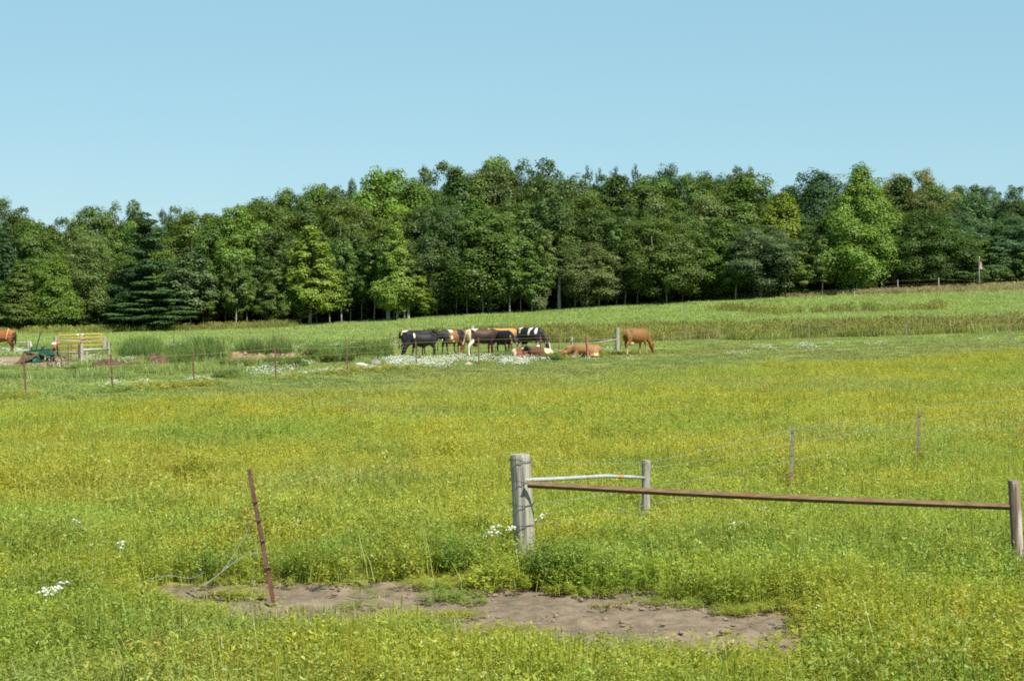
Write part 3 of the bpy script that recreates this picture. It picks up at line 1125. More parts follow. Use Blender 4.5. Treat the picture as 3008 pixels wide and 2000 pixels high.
def weed_patch(seed, rad, ns, h0, h1, nl, leaf, asp=.42, yellow=0.0, brown=.06, blades=0):
    g = np.random.default_rng(seed)
    Cs, Ns, Cl, Al, Sz = [], [], [], [], []
    for i in range(ns):
        a = g.random() * 6.28
        r = rad * math.sqrt(g.random())
        h = g.uniform(h0, h1)
        lean = g.normal(0, .16, 2) * h
        f = .22 + .78 * g.random(nl) ** .75
        an = np.arange(nl) * 2.4 + g.random() * 6
        out = leaf * (1.25 - .5 * f) * g.uniform(.7, 1.5, nl) * 1.5
        pos = np.stack([r * math.cos(a) + lean[0] * f + np.cos(an) * out, r * math.sin(a) + lean[1] * f + np.sin(an) * out, h * f], 1)
        al = np.stack([np.cos(an), np.sin(an), g.normal(.25, .45, nl)], 1)
        nr = np.stack([-np.cos(an) * .4, -np.sin(an) * .4, np.ones(nl)], 1) + g.normal(size=(nl, 3)) * .45
        c = jit_col(nl, g, .13, .07) * (1 + g.normal(0, .06))
        if g.random() < brown: c = c * np.array([1.05, .86, .8])
        if yellow and g.random() < yellow:
            c[f > .8] = np.array([1.45, 1.25, .6]) * (1 + g.normal(0, .1))
        Cs.append(pos); Ns.append(nr); Cl.append(c); Al.append(al); Sz.append(leaf * (1.15 - .45 * f) * g.uniform(.7, 1.3, nl))
    C = np.concatenate(Cs)
    V, Qd = leaf_quads(C, np.concatenate(Ns), np.concatenate(Sz), asp, g, along=np.concatenate(Al))
    col = np.repeat(np.concatenate(Cl), 4, 0)
    if blades:
        bl = blade_patch(seed + 900, rad, blades, h0 * .7, h1 * 1.15, .004)
        v2 = np.zeros(len(bl.vertices) * 3, np.float32); bl.vertices.foreach_get('co', v2)
        q2 = np.zeros(len(bl.loops), np.int32); bl.loops.foreach_get('vertex_index', q2)
        Qd = np.concatenate([Qd, q2.reshape(-1, 4) + len(V)])
        V = np.concatenate([V, v2.reshape(-1, 3)])
        col = np.concatenate([col, np.ones((len(v2) // 3, 3)) * np.array([1.15, 1.1, 1.0])])
    return mesh_np('weeds', V, Qd, M['weed'], col)


def wedge(y0, y1, dens, marg=.29, jit=0):
    """uniform random points of the ground between two distances"""
    n = int(dens * marg * (y1 * y1 - y0 * y0))
    y = np.sqrt(rng.uniform(y0 * y0, y1 * y1, n))
    x = rng.uniform(-marg, marg, n) * y
    return x, y


def euler(n, tilt=.12):
    return np.stack([rng.normal(0, tilt, n), rng.normal(0, tilt, n), rng.uniform(0, 6.28, n)], 1)


# --- leafy weed field
WP = [weed_patch(301 + i, .33, 13, .18, .44, 34, .025, .42, yellow=.04, brown=.05, blades=26) for i in range(3)] + \
     [weed_patch(311 + i, .30, 10, .22, .52, 40, .029, .40, yellow=.0, brown=.03, blades=10) for i in range(2)] + \
     [weed_patch(321, .30, 9, .25, .55, 26, .028, .36, yellow=.15, brown=.2, blades=26)] + \
     [blade_patch(331, .30, 34, .25, .55, .0022, .4, 3, heads=.35)]


def weed_points(y0, y1, dens):
    x, y = wedge(y0, y1, dens)
    z = cover(x, y)
    n = len(x)
    keep = (z == 0)
    # open gaps and thin growth
    gap = fbm(x, y, 1.7, 41)
    keep &= (gap > .24) | (rng.random(n) < .5)
    thin = (y < 40) & poly_mask(x + (vn(x, y, .5, 5) - .5) * .6, y + (vn(x, y, .4, 6) - .5) * .8, THIN)
    keep |= thin & (rng.random(n) < .8) & (vn(x, y, .45, 8) > .25)
    keep |= (z == 7) & (fbm(x, y, .8, 43) > .60) & (rng.random(n) < .55)
    rim = np.zeros(n, bool)
    if y0 < 20:
        for ddx, ddy in ((.4, 0), (-.4, 0), (0, .45), (0, -.45)):
            rim |= (z == 7) & ~poly_mask(x + ddx, y + ddy, DIRT)
    keep |= rim & (rng.random(n) < .32)
    low = thin | (z == 7)
    x, y, low = x[keep], y[keep], low[keep]
    return x, y, low


def weed_tint(x, y):
    n = len(x)
    a = fbm(x, y, 5.0, 51)
    b = fbm(x, y, 1.4, 55)
    c = fbm(x, y, 11.0, 58)
    yel = np.array([.385, .395, .062]); grn = np.array([.29, .365, .068]); dk = np.array([.20, .29, .06]); gry = np.array([.32, .36, .11]); org = np.array([.38, .30, .07])
    w = sstep(.33, .56, a * .65 + b * .35)[:, None]
    t = grn * (1 - w) + yel * w
    w2 = sstep(.58, .72, b)[:, None] * .7
    t = t * (1 - w2) + dk * w2
    w3 = sstep(.56, .70, c)[:, None] * .6
    t = t * (1 - w3) + gry * w3
    o = (rng.random(n) < .008)[:, None]
    t = np.where(o, org, t)
    return t * rng.uniform(.9, 1.1, (n, 1))


pp, sc_, ii, tt = [], [], [], []
for (y0, y1, dens) in ((13.5, 30, 18), (30, 45, 14), (45, 103, 9.5)):
    x, y, low = weed_points(y0, y1, dens)
    n = len(x)
    hgt = (.7 + .5 * fbm(x, y, 2.5, 61)) * np.where(low, .38, 1)
    # keep weeds short just before the bare strip, tall by the corner post and behind the strip
    ahead = np.zeros(n)
    if y0 < 20:
        for dd in (.4, .8, 1.2, 1.7, 2.3):
            ahead = np.maximum(ahead, poly_mask(x, y + dd, DIRT) * (1 - dd / 3.2))
    hgt = hgt * (1 - .55 * ahead)
    hgt = hgt * np.where(rng.random(n) < .10, 1.35, 1.0)
    for (qx, qy, qw, ql) in ((.17, 26.9, .42, 2.0), (1.85, 29.8, .3, 1.3), (5.9, 25.2, .32, 1.6), (4.55, 35.2, .34, 4.2), (7.7, 41.0, .34, 4.5)):
        q = (np.abs(x - qx * y / qy) < qw) & (y < qy + .15) & (y > qy - ql)
        hgt = np.where(q, hgt * .16, hgt)
    k = rng.integers(0, 3, n)
    big = fbm(x, y, 2.2, 63)
    k = np.where(big > .58, 3 + rng.integers(0, 2, n), k)
    k = np.where((fbm(x, y, 3.1, 66) > .70), 5, k)
    k = np.where(rng.random(n) < np.where(y < 30, .07, .12), 6, k)
    wd = np.where(low, .7, 1.0) * rng.uniform(.9, 1.25, n) * (1.0 if y0 < 45 else 1.25)
    pp.append(np.stack([x, y, T(x, y) - .01], 1)); sc_.append(np.stack([wd, wd, hgt * rng.uniform(.85, 1.2, n)], 1)); ii.append(k)
    t = weed_tint(x, y)
    # greener under the fence line and along the bank behind the bare strip
    bank = np.exp(-((y - 25.6 - .12 * x) / 1.1) ** 2) * (y < 30)
    t = t * (1 - .55 * bank[:, None]) + np.array([.20, .28, .05]) * .55 * bank[:, None]
    gq_ = ground_at(640, 1930)
    dull = np.exp(-((x - gq_.x) / 1.1) ** 2 - ((y - gq_.y) / 1.2) ** 2)[:, None] * .8
    t = t * (1 - dull) + np.array([.25, .31, .085]) * dull
    t = t * np.where(y < 24, .84, 1.0)[:, None] * np.array([.96, 1.0, .95])
    t = t * np.array([1.05, 1.0, .97])
    t = t * np.where((y < 24.5)[:, None], np.array([.99, 1.05, .95]), 1.0)
    tt.append(t)
scatter('field_weeds', WP, np.concatenate(pp), np.concatenate(sc_), euler(sum(map(len, pp)), .1), np.concatenate(ii), np.concatenate(tt), 'yellow green leafy weeds covering the near field', 'weeds')

# a bushy dark clump right of the corner post, at the bank
gl_ = []
for (a_, b_, n_, wx, wy) in ((1665, 1722, 30, .22, .12), (1310, 1680, 14, .3, .3), (1210, 1640, 8, .25, .3), (1400, 1640, 6, .15, .3), (870, 1708, 5, .12, .12), (610, 1708, 5, .14, .1), (200, 1722, 8, .25, .15), (60, 1718, 7, .25, .15), (2160, 1640, 12, .25, .15), (1880, 1600, 8, .1, .1), (2920, 1700, 12, .2, .2), (330, 1960, 8, .12, .1)):
    q = ground_at(a_, b_)
    for _ in range(n_): gl_.append((q.x + rng.normal(0, wx), q.y + .15 + rng.normal(0, wy), 0))
pts = np.array(gl_)
nb_ = len(pts)
pts[:, 2] = T(pts[:, 0], pts[:, 1])
scatter('bank_weeds', WP[3:5], pts, rng.uniform(.6, 1.05, nb_), euler(nb_, .1), rng.integers(0, 2, nb_), np.array([.20, .285, .048]) * rng.uniform(.75, 1.2, (nb_, 1)), 'bushy dark green weed clumps along the bank behind the bare strip', 'weeds')

# --- mown grass, pasture, tall grass
GP = [blade_patch(401 + i, .5, 120, .03, .085, .011, .6, 1) for i in range(2)] + \
     [blade_patch(411 + i, .5, 75, .25, .55, .012, .35, 2, heads=.0) for i in range(2)] + \
     [blade_patch(421 + i, .5, 75, .35, .8, .013, .3, 2, heads=.8) for i in range(2)] + \
     [weed_patch(431, .5, 14, .1, .3, 22, .045, .45, brown=.15, blades=10), weed_patch(432, .5, 12, .15, .4, 22, .045, .45, yellow=.5, brown=.2, blades=10)]
x, y = wedge(56, 206, 3.4)
z = cover(x, y)
n = len(x)
fen = np.interp(uu(x, y), FENCE_U, FENCE_Y)
base = np.array([(.25, .29, .06), (.205, .232, .062), (.225, .275, .07), (.285, .325, .08), (.27, .35, .092), (.36, .34, .165), (.1, .1, .05), (.2, .2, .05), (.2, .2, .08)])
tint = base[z]
kind = np.where(z == 1, 0, np.where(z == 2, 0, np.where(z == 3, np.where(rng.random(n) < .5, 4, 2), np.where(z == 4, 2, 4)))) + rng.integers(0, 2, n)
hs = np.where(z == 1, .7, np.where(z == 2, .75, np.where(z == 3, .85, np.where(z == 4, .42, .62))))
f1 = fbm(x, y, 7, 71)
f2 = fbm(x, y, 2.2, 74)
# patchy pasture: taller and greener tufts, dry brown bits in the tall grass
tint = tint * (.78 + .44 * f2)[:, None]
wv = (sstep(.5, .68, f1) * (z <= 2))[:, None] * .6
tint = tint * (1 - wv) + np.array([.17, .26, .07]) * wv
wb = (sstep(.42, .6, fbm(x * .35, y, 3.0, 77)) * (z == 3))[:, None] * .34
tint = tint * (1 - wb) + np.array([.23, .185, .075]) * wb
wp = (sstep(.55, .7, fbm(x * .3, y, 3.0, 79)) * (z == 4))[:, None] * .5
tint = tint * (1 - wp) + np.array([.35, .35, .16]) * wp
# yellow weedy strip along the fence
u_ = uu(x, y)
strip = (np.abs(y - fen + 1.0) < 1.9 + 3 * (vn(x, y, 5, 81) - .5)) & (u_ < .06) & (z <= 2) & (vn(x, y, 3.0, 85) > .38)
kind = np.where(strip & (rng.random(n) < .75), 6 + rng.integers(0, 2, n), kind)
tint = np.where((strip & (vn(x, y, 2.5, 83) > .35))[:, None], np.array([.28, .29, .06]) * rng.uniform(.75, 1.15, (n, 1)), tint)
herd = (y > 112) & (y < 150) & (u_ > -.062) & (u_ < .075)
yardg = (y > 96) & (y < 122) & (u_ < -.19)
tuft = (z == 2) & (f2 > .58) & (y > fen + 12) & ~herd
kind = np.where(tuft, 2 + rng.integers(0, 2, n), kind)
hs = np.where(tuft, .6, hs)
hs = np.where(herd & (z <= 2), .7, hs)
hs = np.where(yardg & (z <= 2), .45, hs)
tuft = tuft & ~yardg
keep = (z != 0) & (z != 6) & (z != 7) & (z != 8)
wd = rng.uniform(.9, 1.35, n)
scl = np.stack([wd, wd, hs * rng.uniform(.75, 1.3, n)], 1)
pt = np.stack([x, y, T(x, y) - .01], 1)
tint = tint * rng.uniform(.85, 1.15, (n, 1))
scatter('pasture_grass', GP, pt[keep], scl[keep], euler(keep.sum(), .08), kind[keep], tint[keep], 'green and brown grass of the pasture up to the wood', 'grass')

# --- tall weeds and brush on the earth piles
BR = [weed_patch(501 + i, .45, 20, .45, 1.0, 34, .06, .4, brown=.05, blades=30) for i in range(2)] + [blade_patch(511 + i, .4, 120, .5, 1.15, .014, .35, 3) for i in range(2)]
bl = [(365, 455, 1046, 1058, 26, .95, 2), (395, 440, 1040, 1052, 14, .9, 2), (500, 560, 1058, 1074, 30, .6, 0), (565, 640, 1050, 1066, 34, 1.05, 2), (540, 585, 1048, 1060, 20, .9, 0), (640, 760, 1068, 1078, 24, .32, 0),
      (700, 760, 1038, 1050, 22, .85, 2), (800, 850, 1044, 1056, 16, 1.0, 2), (790, 890, 1066, 1078, 24, .4, 0), (915, 960, 1046, 1062, 24, .85, 0), (950, 1040, 1050, 1066, 40, .8, 0), (1040, 1130, 1046, 1060, 44, .95, 0),
      (640, 900, 1034, 1044, 20, .4, 2), (200, 400, 1084, 1090, 16, .22, 0), (1440, 1500, 1044, 1056, 14, .35, 0), (1590, 1640, 1052, 1062, 16, .4, 0), (640, 690, 1108, 1114, 12, .35, 0), (490, 560, 1040, 1056, 20, .7, 0)]
pp, ss2, ii, tt = [], [], [], []
for (x0, x1, y0, y1, n, hh, kk) in bl:
    for _ in range(n):
        q = ground_at(rng.uniform(x0, x1), rng.uniform(y0, y1))
        pp.append(q); s_ = hh * rng.uniform(.7, 1.25); ss2.append((max(.7, s_), max(.7, s_), s_)); ii.append(kk + rng.integers(0, 2)); tt.append(np.array([.125, .195, .045]) * rng.uniform(.75, 1.35) * np.array([rng.uniform(.85, 1.3), 1, 1]))
scatter('tall_weeds', BR, np.array(pp), np.array(ss2), euler(len(pp), .1), ii, np.array(tt), 'tall green weeds growing over the earth piles', 'weeds')

# --- white flowers
def flower_patch(seed, rad, n, h0, h1, r):
    g = np.random.default_rng(seed)
    V, Qd, C = [], [], []
    for i in range(n):
        a = g.random() * 6.28
        q = rad * math.sqrt(g.random())
        p = np.array([q * math.cos(a), q * math.sin(a), 0])
        h = g.uniform(h0, h1)
        top = p + np.array([g.normal(0, .04), g.normal(0, .04), h])
        b = len(V)
        V += [p + (.006, 0, 0), p - (.006, 0, 0), top - (.004, 0, 0), top + (.004, 0, 0)]
        C += [(.15, .22, .05)] * 4
        Qd.append((b, b + 1, b + 2, b + 3))
        for j in range(3):
            c = top + g.normal(0, r * .9, 3) * np.array([1, 1, .5])
            b = len(V)
            rr = r * g.uniform(.7, 1.2)
            V += [c + (rr, 0, 0), c + (0, rr, 0), c + (-rr, 0, 0), c + (0, -rr, 0), c + (0, 0, rr * .8), c + (0, 0, -rr * .5)]
            C += [(.70, .71, .62)] * 6
            for k in range(4):
                Qd.append((b + k, b + (k + 1) % 4, b + 4, b + 4))
                Qd.append((b + (k + 1) % 4, b + k, b + 5, b + 5))
    V = np.array(V)
    me = bpy.data.meshes.new('flowers')
    me.from_pydata(V.tolist(), [], [tuple(dict.fromkeys(f)) for f in Qd])
    me.update()
    a = me.attributes.new('lc', 'FLOAT_COLOR', 'POINT')
    c4 = np.ones((len(V), 4), np.float32); c4[:, :3] = np.array(C)
    a.data.foreach_set('color', c4.ravel())
    me.materials.append(M['petal'])
    return me


FP = [flower_patch(601 + i, .34, 13, .06, .22, .018) for i in range(3)]
fl = [(0, 70, 1028, 1046, 70), (60, 130, 1034, 1046, 30), (-120, 0, 1028, 1046, 50), (5, 25, 1070, 1080, 6), (95, 115, 1080, 1085, 5), (165, 200, 1078, 1085, 8), (230, 250, 1062, 1068, 6), (262, 298, 1052, 1064, 24), (314, 336, 1056, 1064, 8), (340, 400, 1060, 1064, 5),
      (335, 355, 1022, 1028, 5), (455, 488, 1018, 1026, 8), (505, 550, 1016, 1028, 30), (615, 645, 1012, 1020, 14), (680, 885, 1018, 1032, 120), (935, 1005, 1018, 1026, 44), (1028, 1118, 1014, 1022, 40), (1150, 1172, 1010, 1020, 8),
      (688, 706, 1070, 1080, 8), (745, 850, 1090, 1104, 34), (790, 806, 1078, 1084, 5), (848, 868, 1080, 1086, 6), (888, 906, 1070, 1076, 5), (880, 915, 1098, 1104, 8), (938, 968, 1096, 1104, 10), (985, 1012, 1088, 1100, 9),
      (540, 606, 1118, 1124, 9), (1060, 1112, 1080, 1092, 26), (1118, 1180, 1054, 1072, 50), (1150, 1330, 1054, 1082, 230), (1320, 1480, 1046, 1066, 110), (1474, 1545, 1052, 1074, 120), (1540, 1610, 1050, 1064, 60), (1600, 1640, 1040, 1054, 16),
      (1684, 1702, 1050, 1058, 6), (1718, 1736, 1055, 1062, 5), (1778, 1806, 1028, 1038, 10), (1830, 1865, 1056, 1060, 5), (2125, 2200, 1036, 1048, 14), (2210, 2290, 1020, 1036, 20), (2340, 2402, 1012, 1034, 34), (2425, 2450, 1012, 1020, 6),
      (2530, 2602, 1010, 1018, 12), (2880, 3100, 1000, 1008, 16), (320, 345, 1134, 1140, 4), (395, 450, 1128, 1134, 5)]
pp = []
for (x0, x1, y0, y1, n) in fl:
    for _ in range(max(3, int(n * (.5 if x0 < 2000 else .3)))):
        pp.append(ground_at(rng.uniform(x0, x1), rng.uniform(y0, y1)))
nf = len(pp)
for (x0, x1, y0, y1, n) in ((90, 185, 1830, 1858, 4), (1465, 1505, 1640, 1650, 2), (1580, 1610, 1600, 1606, 1), (2150, 2185, 1600, 1640, 2), (1435, 1450, 1660, 1665, 1), (215, 240, 1620, 1640, 1), (2240, 2260, 1575, 1600, 1), (365, 395, 1690, 1700, 1)):
    for _ in range(n):
        pp.append(ground_at(rng.uniform(x0, x1), rng.uniform(y0, y1)))
sf = np.concatenate([rng.uniform(.75, 1.25, nf), np.full(len(pp) - nf, .95)])
FN = [flower_patch(651, .12, 4, .34, .48, .021)]
scatter('white_flowers', FP + FN, np.array(pp), sf, euler(len(pp), .08), np.concatenate([rng.integers(0, 3, nf), np.full(len(pp) - nf, 3)]), np.ones((len(pp), 3)), 'drifts of small white wildflowers in the pasture', 'flowers')

# clods on the bare strip
cl = MB()
gq = random.Random(9)
for _ in range(260):
    q = ground_at(gq.uniform(450, 2420), gq.uniform(1690, 1900))
    if not inside_dirt(np.array([q.x]), np.array([q.y]))[0]: continue
    r = gq.uniform(.01, .035) * (1 if gq.random() < .92 else 1.5)
    cl.ellipsoid((q.x, q.y, q.z - .02 + r * .2), (r * gq.uniform(.8, 1.5), r, r * gq.uniform(.5, .8)), 6, 4)
M['clod'] = mat_noise('dry_earth', (.16, .115, .078), (.25, .185, .125), 14, (1, 1, 1), 1, .5)
tag(cl.build('earth_clods', M['clod']), 'small dry clods of earth on the bare strip', 'clods', kind='stuff')
# ------------------------------------------------------------------ fences, gate and posts
def tpost(parent, base, top, mat, name='post', s=1.0, local=True, wid=.05):
    """steel T post between two points"""
    a = wid * s
    prof = [(-a / 2, 0), (a / 2, 0), (a / 2, a * .16), (a * .1, a * .16), (a * .1, a * .8), (-a * .1, a * .8), (-a * .1, a * .16), (-a / 2, a * .16)]
    off = parent.location if parent is not None else Vector((0, 0, 0))
    b, t = Vector(base) - off, Vector(top) - off
    d = (t - b).normalized()
    m = MB().profile(prof, b - d * .25, t, (1, 0, 0))
    return m.build(name, mat, parent)


def round_post(parent, base, top, r, mat, name='post', seed=1, taper=.95, rough=.05, splits=True, n=14):
    off = parent.location if parent is not None else Vector((0, 0, 0))
    b, t = Vector(base) - off, Vector(top) - off
    g = random.Random(seed)
    m = MB()
    pts = [b.lerp(t, f) for f in (-.18, 0, .15, .3, .45, .6, .75, .88, .97, 1.0)]
    rad = [r * (1 - (1 - taper) * max(0, i / 9)) * (1 + g.uniform(-rough, rough) * .6) for i in range(10)]
    rad[-1] *= .93
    m.tube(pts, rad, n)
    ph = [g.uniform(-rough, rough) for _ in range(n)]
    crack = [1 - (.09 if g.random() < .25 else 0) for _ in range(n)]
    for i in range(10):
        for k in range(n):
            v = m.v[i * n + k]
            c = pts[i]
            f = (1 + ph[k] + g.uniform(-rough, rough) * .25) * (crack[k] if splits else 1)
            m.v[i * n + k] = c + (v - c) * f
    # uneven sawn top
    for k in range(n):
        m.v[9 * n + k] += Vector((0, 0, g.uniform(-.008, .008)))
    return m.build(name, mat, parent)


def wire(parent, pts, r, mat, name='wire', sag=.0, wob=0.0, seed=0):
    off = parent.location if parent is not None else Vector((0, 0, 0))
    g = random.Random(seed)
    out = []
    for i in range(len(pts) - 1):
        a, b = Vector(pts[i]), Vector(pts[i + 1])
        for f in (0, .25, .5, .75):
            p = a.lerp(b, f)
            p.z -= sag * 4 * f * (1 - f)
            if f: p += Vector((0, 0, g.uniform(-wob, wob)))
            out.append(p - off)
    out.append(Vector(pts[-1]) - off)
    return MB().tube(out, r, 5).build(name, mat, parent)


# --- near fence with the big corner post
cb = ground_at(1545, 1642)
fence_near = empty('wire_fence', cb, 'wire fence running back from the thick grey wooden corner post with a white pipe brace', 'fence')
c_top = P(1527, 1334, cb.y)
corner = round_post(fence_near, cb, c_top, .128, M['wood'], 'corner_post', 3, .93, .05, n=18)
corner['label'] = 'thick split grey wooden corner post wrapped with dark wire'
br_y = 29.8
bb = Gp(1897, br_y)
b_top = P(1898, 1351, br_y)
round_post(fence_near, bb, b_top, .066, M['wood'], 'brace_post', 5, .97, .04)
t1b, t1t = Gp(2324, 35.2), P(2328, 1250, 35.2)
t2b, t2t = Gp(2694, 41.0), P(2701, 1208, 41.0)
t3b, t3t = Gp(3120, 47.5), P(3124, 1172, 47.5)
for b_, t_ in ((t1b, t1t), (t2b, t2t), (t3b, t3t)):
    o = tpost(fence_near, b_, t_, M['steel_dark'], 'steel_post', wid=.05)
    off = fence_near.location
    for f in (.93, .62, .35):
        p = b_.lerp(t_, f) - off
        MB().tube([p + Vector((-.035, -.02, 0)), p + Vector((0, -.035, .008)), p + Vector((.035, -.02, 0))], .006, 5).build('wire_clip', M['wire_dark'], o)


def along(b, t, z): return b.lerp(t, z / (t - b).length)


for k, z in enumerate((1.22, .97, .68, .42)):
    pts = [along(cb, c_top, z) + Vector((.0, -.13, 0)), along(bb, b_top, min(z * .92, .97)) + Vector((0, -.068, 0)), along(t1b, t1t, z * .93) + Vector((0, -.03, 0)), along(t2b, t2t, z * .95) + Vector((0, -.03, 0)), along(t3b, t3t, z * .95) + Vector((0, -.03, 0))]
    wire(fence_near, pts, .0021, M['wire'], 'wire', .02, .004, k)
    c = along(cb, c_top, z)
    g_ = random.Random(k)
    ring = []
    for a in range(15):
        q = 2 * math.pi * a / 14
        ring.append(c - cb + Vector((.142 * math.cos(q), .142 * math.sin(q), g_.uniform(-.008, .008) + .012 * math.sin(q * 2 + k))))
    MB().tube(ring, .005, 5, cap=False).build('wire_wrap', M['wire_dark'], corner)
# white bent pipe
p0 = P(1556, 1409, cb.y) + Vector((0, 0, 0))
p1 = P(1895, 1403, br_y) + Vector((0, -.02, 0))
pm = p0.lerp(p1, .3) + Vector((0, 0, .012)); pn = p0.lerp(p1, .62) + Vector((0, 0, .034)); pq = p0.lerp(p1, .85) + Vector((0, 0, .018))
MB().tube([q - cb for q in (p0 + (p0 - p1) * .03, p0.lerp(p1, .15) + Vector((0, 0, .003)), pm, pn, pq, p1)], [.026, .026, .026, .025, .023, .023], 10).build('brace_pipe', M['pipe_white'], fence_near, True)

# --- right gate post and the rusty bar
gb = ground_at(2996, 1692)
g_top = P(2978, 1411, gb.y)
gate_post = round_post(None, gb, g_top, .073, M['wood_brown'], 'gate_post', 8, .97, .04)
tag(gate_post, 'brown leaning wooden post at the right end of the rusty bar', 'post')
q0 = P(1550, 1424, cb.y - .17)
q1 = P(2966, 1489, gb.y - .02)
bar = MB()
d = (q1 - q0)
# an angle iron: one flat leg on top, one upright leg in front
prof = [(0, 0), (.052, 0), (.052, .008), (.008, .008), (.008, .05), (0, .05)]
t = d.normalized()
up = Vector((0, 0, 1))
sd = t.cross(up).normalized()         # towards the camera
up2 = sd.cross(t)
NB = 18
for i in range(NB + 1):
    f = i / NB
    c = q0.lerp(q1, f) + Vector((0, 0, -.018 * math.sin(math.pi * f)))
    for (a, b_) in prof:
        # top leg leans to the camera so that it catches the sun
        # ridge of the angle towards the camera: one leg looks up, one looks down
        bar.v.append(c + sd * (.03 - (a + b_) * .62) + up2 * ((a - b_) * .78 + .004))
n = len(prof)
for i in range(NB):
    for k in range(n):
        bar.f.append((i * n + k, i * n + (k + 1) % n, (i + 1) * n + (k + 1) % n, (i + 1) * n + k))
bar.f.append(tuple(range(n)))
bar.f.append(tuple(NB * n + k for k in reversed(range(n))))
rb = bar.build('rusty_bar', M['rust_bar'])
bm_ = bmesh.new(); bm_.from_mesh(rb.data); bmesh.ops.recalc_face_normals(bm_, faces=bm_.faces); bm_.to_mesh(rb.data); bm_.free()
tag(rb, 'long rusty angle iron bar closing the gap between corner post and right post', 'bar')

# --- leaning rusty post and its fallen wires
lb = ground_at(802, 1772)
lt = P(731, 1378, lb.y)
lp = empty('steel_post', lb, 'leaning rusty steel fence post beside the bare earth strip', 'post')
tpost(lp, lb, lt, M['rust'], 'shaft', wid=.047)
for f in (.76, .62, .47, .27):
    p = lb.lerp(lt, f) - lb
    MB().tube([p + Vector((-.045, -.01, -.012)), p + Vector((0, -.035, 0)), p + Vector((.04, -.01, .012))], .009, 5).build('wire_clip', M['rust'], lp)
loose = [
    ([(742, 1520, 1.0), (710, 1590), (650, 1680), (590, 1720), (540, 1760), (420, 1810), (310, 1840)], 'long loose wire curling down from the leaning post across the grass', lb.y),
    ([(780, 1620, .7), (720, 1630), (660, 1672), (600, 1720)], 'short loose wire arching out of the leaning rusty post', lb.y),
    ([(755, 1675, .5), (745, 1720), (730, 1780), (700, 1815), (660, 1838)], 'loose wire hanging down beside the foot of the leaning post', lb.y - .3),
    ([(600, 1680, .3), (560, 1698), (500, 1690), (440, 1700), (380, 1735), (320, 1752), (260, 1770)], 'fallen wire winding over the left end of the bare strip', lb.y - .1),
    ([(10, 1870, .3), (60, 1862), (110, 1885), (170, 1905), (240, 1912), (290, 1898)], 'fallen wire in the weeds near the lower left corner', 20.2),
]
for pl, lab, yy in loose:
    pts = []
    n = len(pl)
    for i, q in enumerate(pl):
        pts.append(P(q[0], q[1], min(yy - .05 * i, ground_at(q[0], q[1] + 62).y) if i > 1 else yy))
    # never under the soil
    sm = []
    for i in range(n - 1):
        for f in (0, .34, .67):
            a, b_ = pts[max(i - 1, 0)], pts[i]
            c, d_ = pts[i + 1], pts[min(i + 2, n - 1)]
            p = .5 * ((2 * b_) + (c - a) * f + (2 * a - 5 * b_ + 4 * c - d_) * f * f + (3 * b_ - a - 3 * c + d_) * f ** 3)
            sm.append(p)
    sm.append(pts[-1])
    for p in sm: p.z = max(p.z, float(T(p.x, p.y)) + .12)
    tag(MB().tube(sm, .0029, 5).build('loose_wire', M['wire']), lab, 'wire')

# --- pasture fence
PF = [(-120, 1165, 1066), (75, 1159, 1062), (330, 1148, 1041), (570, 1130, 1034), (810, 1116, 1016), (1020, 1096, 1014), (1223, 1078, 1000), (1407, 1072, 991), (1588, 1061, 986), (1727, 1054, 986), (2115, 1014, 964), (2380, 1018, 949), (2665, 1017, 949), (2965, 1005, 929), (3250, 995, 915)]
first = ground_at(*PF[1][:2])
pf = empty('pasture_fence', first, 'long wire pasture fence on thin rusty steel posts in front of the herd', 'fence')
tops = []
for i, (px, by, ty) in enumerate(PF):
    b = ground_at(px, by)
    t = P(px - (5 if i < 4 else 2 if i < 8 else 4 if px > 2300 else 0), ty, b.y)
    if px == 1727:
        o = round_post(pf, b, P(px - 4, ty, b.y), .075, M['wood_red'], 'wooden_post', 4, .95, .04, n=10)
        o['label'] = 'red brown wooden fence post in front of the lying tan cow'
    else:
        tpost(pf, b, t, M['rust'] if px < 1700 else M['steel_dark'], 'steel_post', wid=.062 if px < 1700 else .055)
    tops.append((b, t))
for z in (.92, .68, .42):
    wire(pf, [b.lerp(t, z) + Vector((0, -.035, 0)) for b, t in tops], .0045, M['wire_rust'], 'wire', .015, .0, 3)

# --- thin posts of the paddock behind
PD = [(380, 1024, 985, 0), (437, 1030, 1004, 0), (455, 1024, 1002, 8), (512, 1014, 984, -2), (556, 1034, 988, 7), (634, 1026, 998, 0), (669, 1008, 985, 0), (678, 1012, 985, 6), (798, 1028, 988, 9), (813, 1044, 998, 0), (827, 1006, 984, 0), (925, 1012, 988, 9),
      (1014, 1022, 987, 0), (1031, 1010, 982, 8), (1070, 1032, 988, 0), (1140, 1014, 976, 9), (1278, 1043, 979, 0), (1455, 1040, 977, 0), (1642, 1038, 967, 0), (1300, 1015, 990, 0)]
f0 = ground_at(512, 1014)
pdk = empty('paddock_fence', f0, 'thin steel and wire stakes of the paddock behind the earth piles', 'fence')
for (px, by, ty, lean) in PD:
    b = ground_at(px, by)
    tpost(pdk, b, P(px + lean, ty, b.y), M['steel_green'] if lean else M['rust'], 'stake', wid=.05 if px > 1200 else .042)
w1 = [ground_at(px, by) for px, by in ((1278, 1043), (1455, 1040), (1642, 1038))]
for z in (1.1, .75, .45):
    wire(pdk, [p + Vector((0, -.03, z)) for p in w1], .004, M['wire_rust'], 'wire', .01)


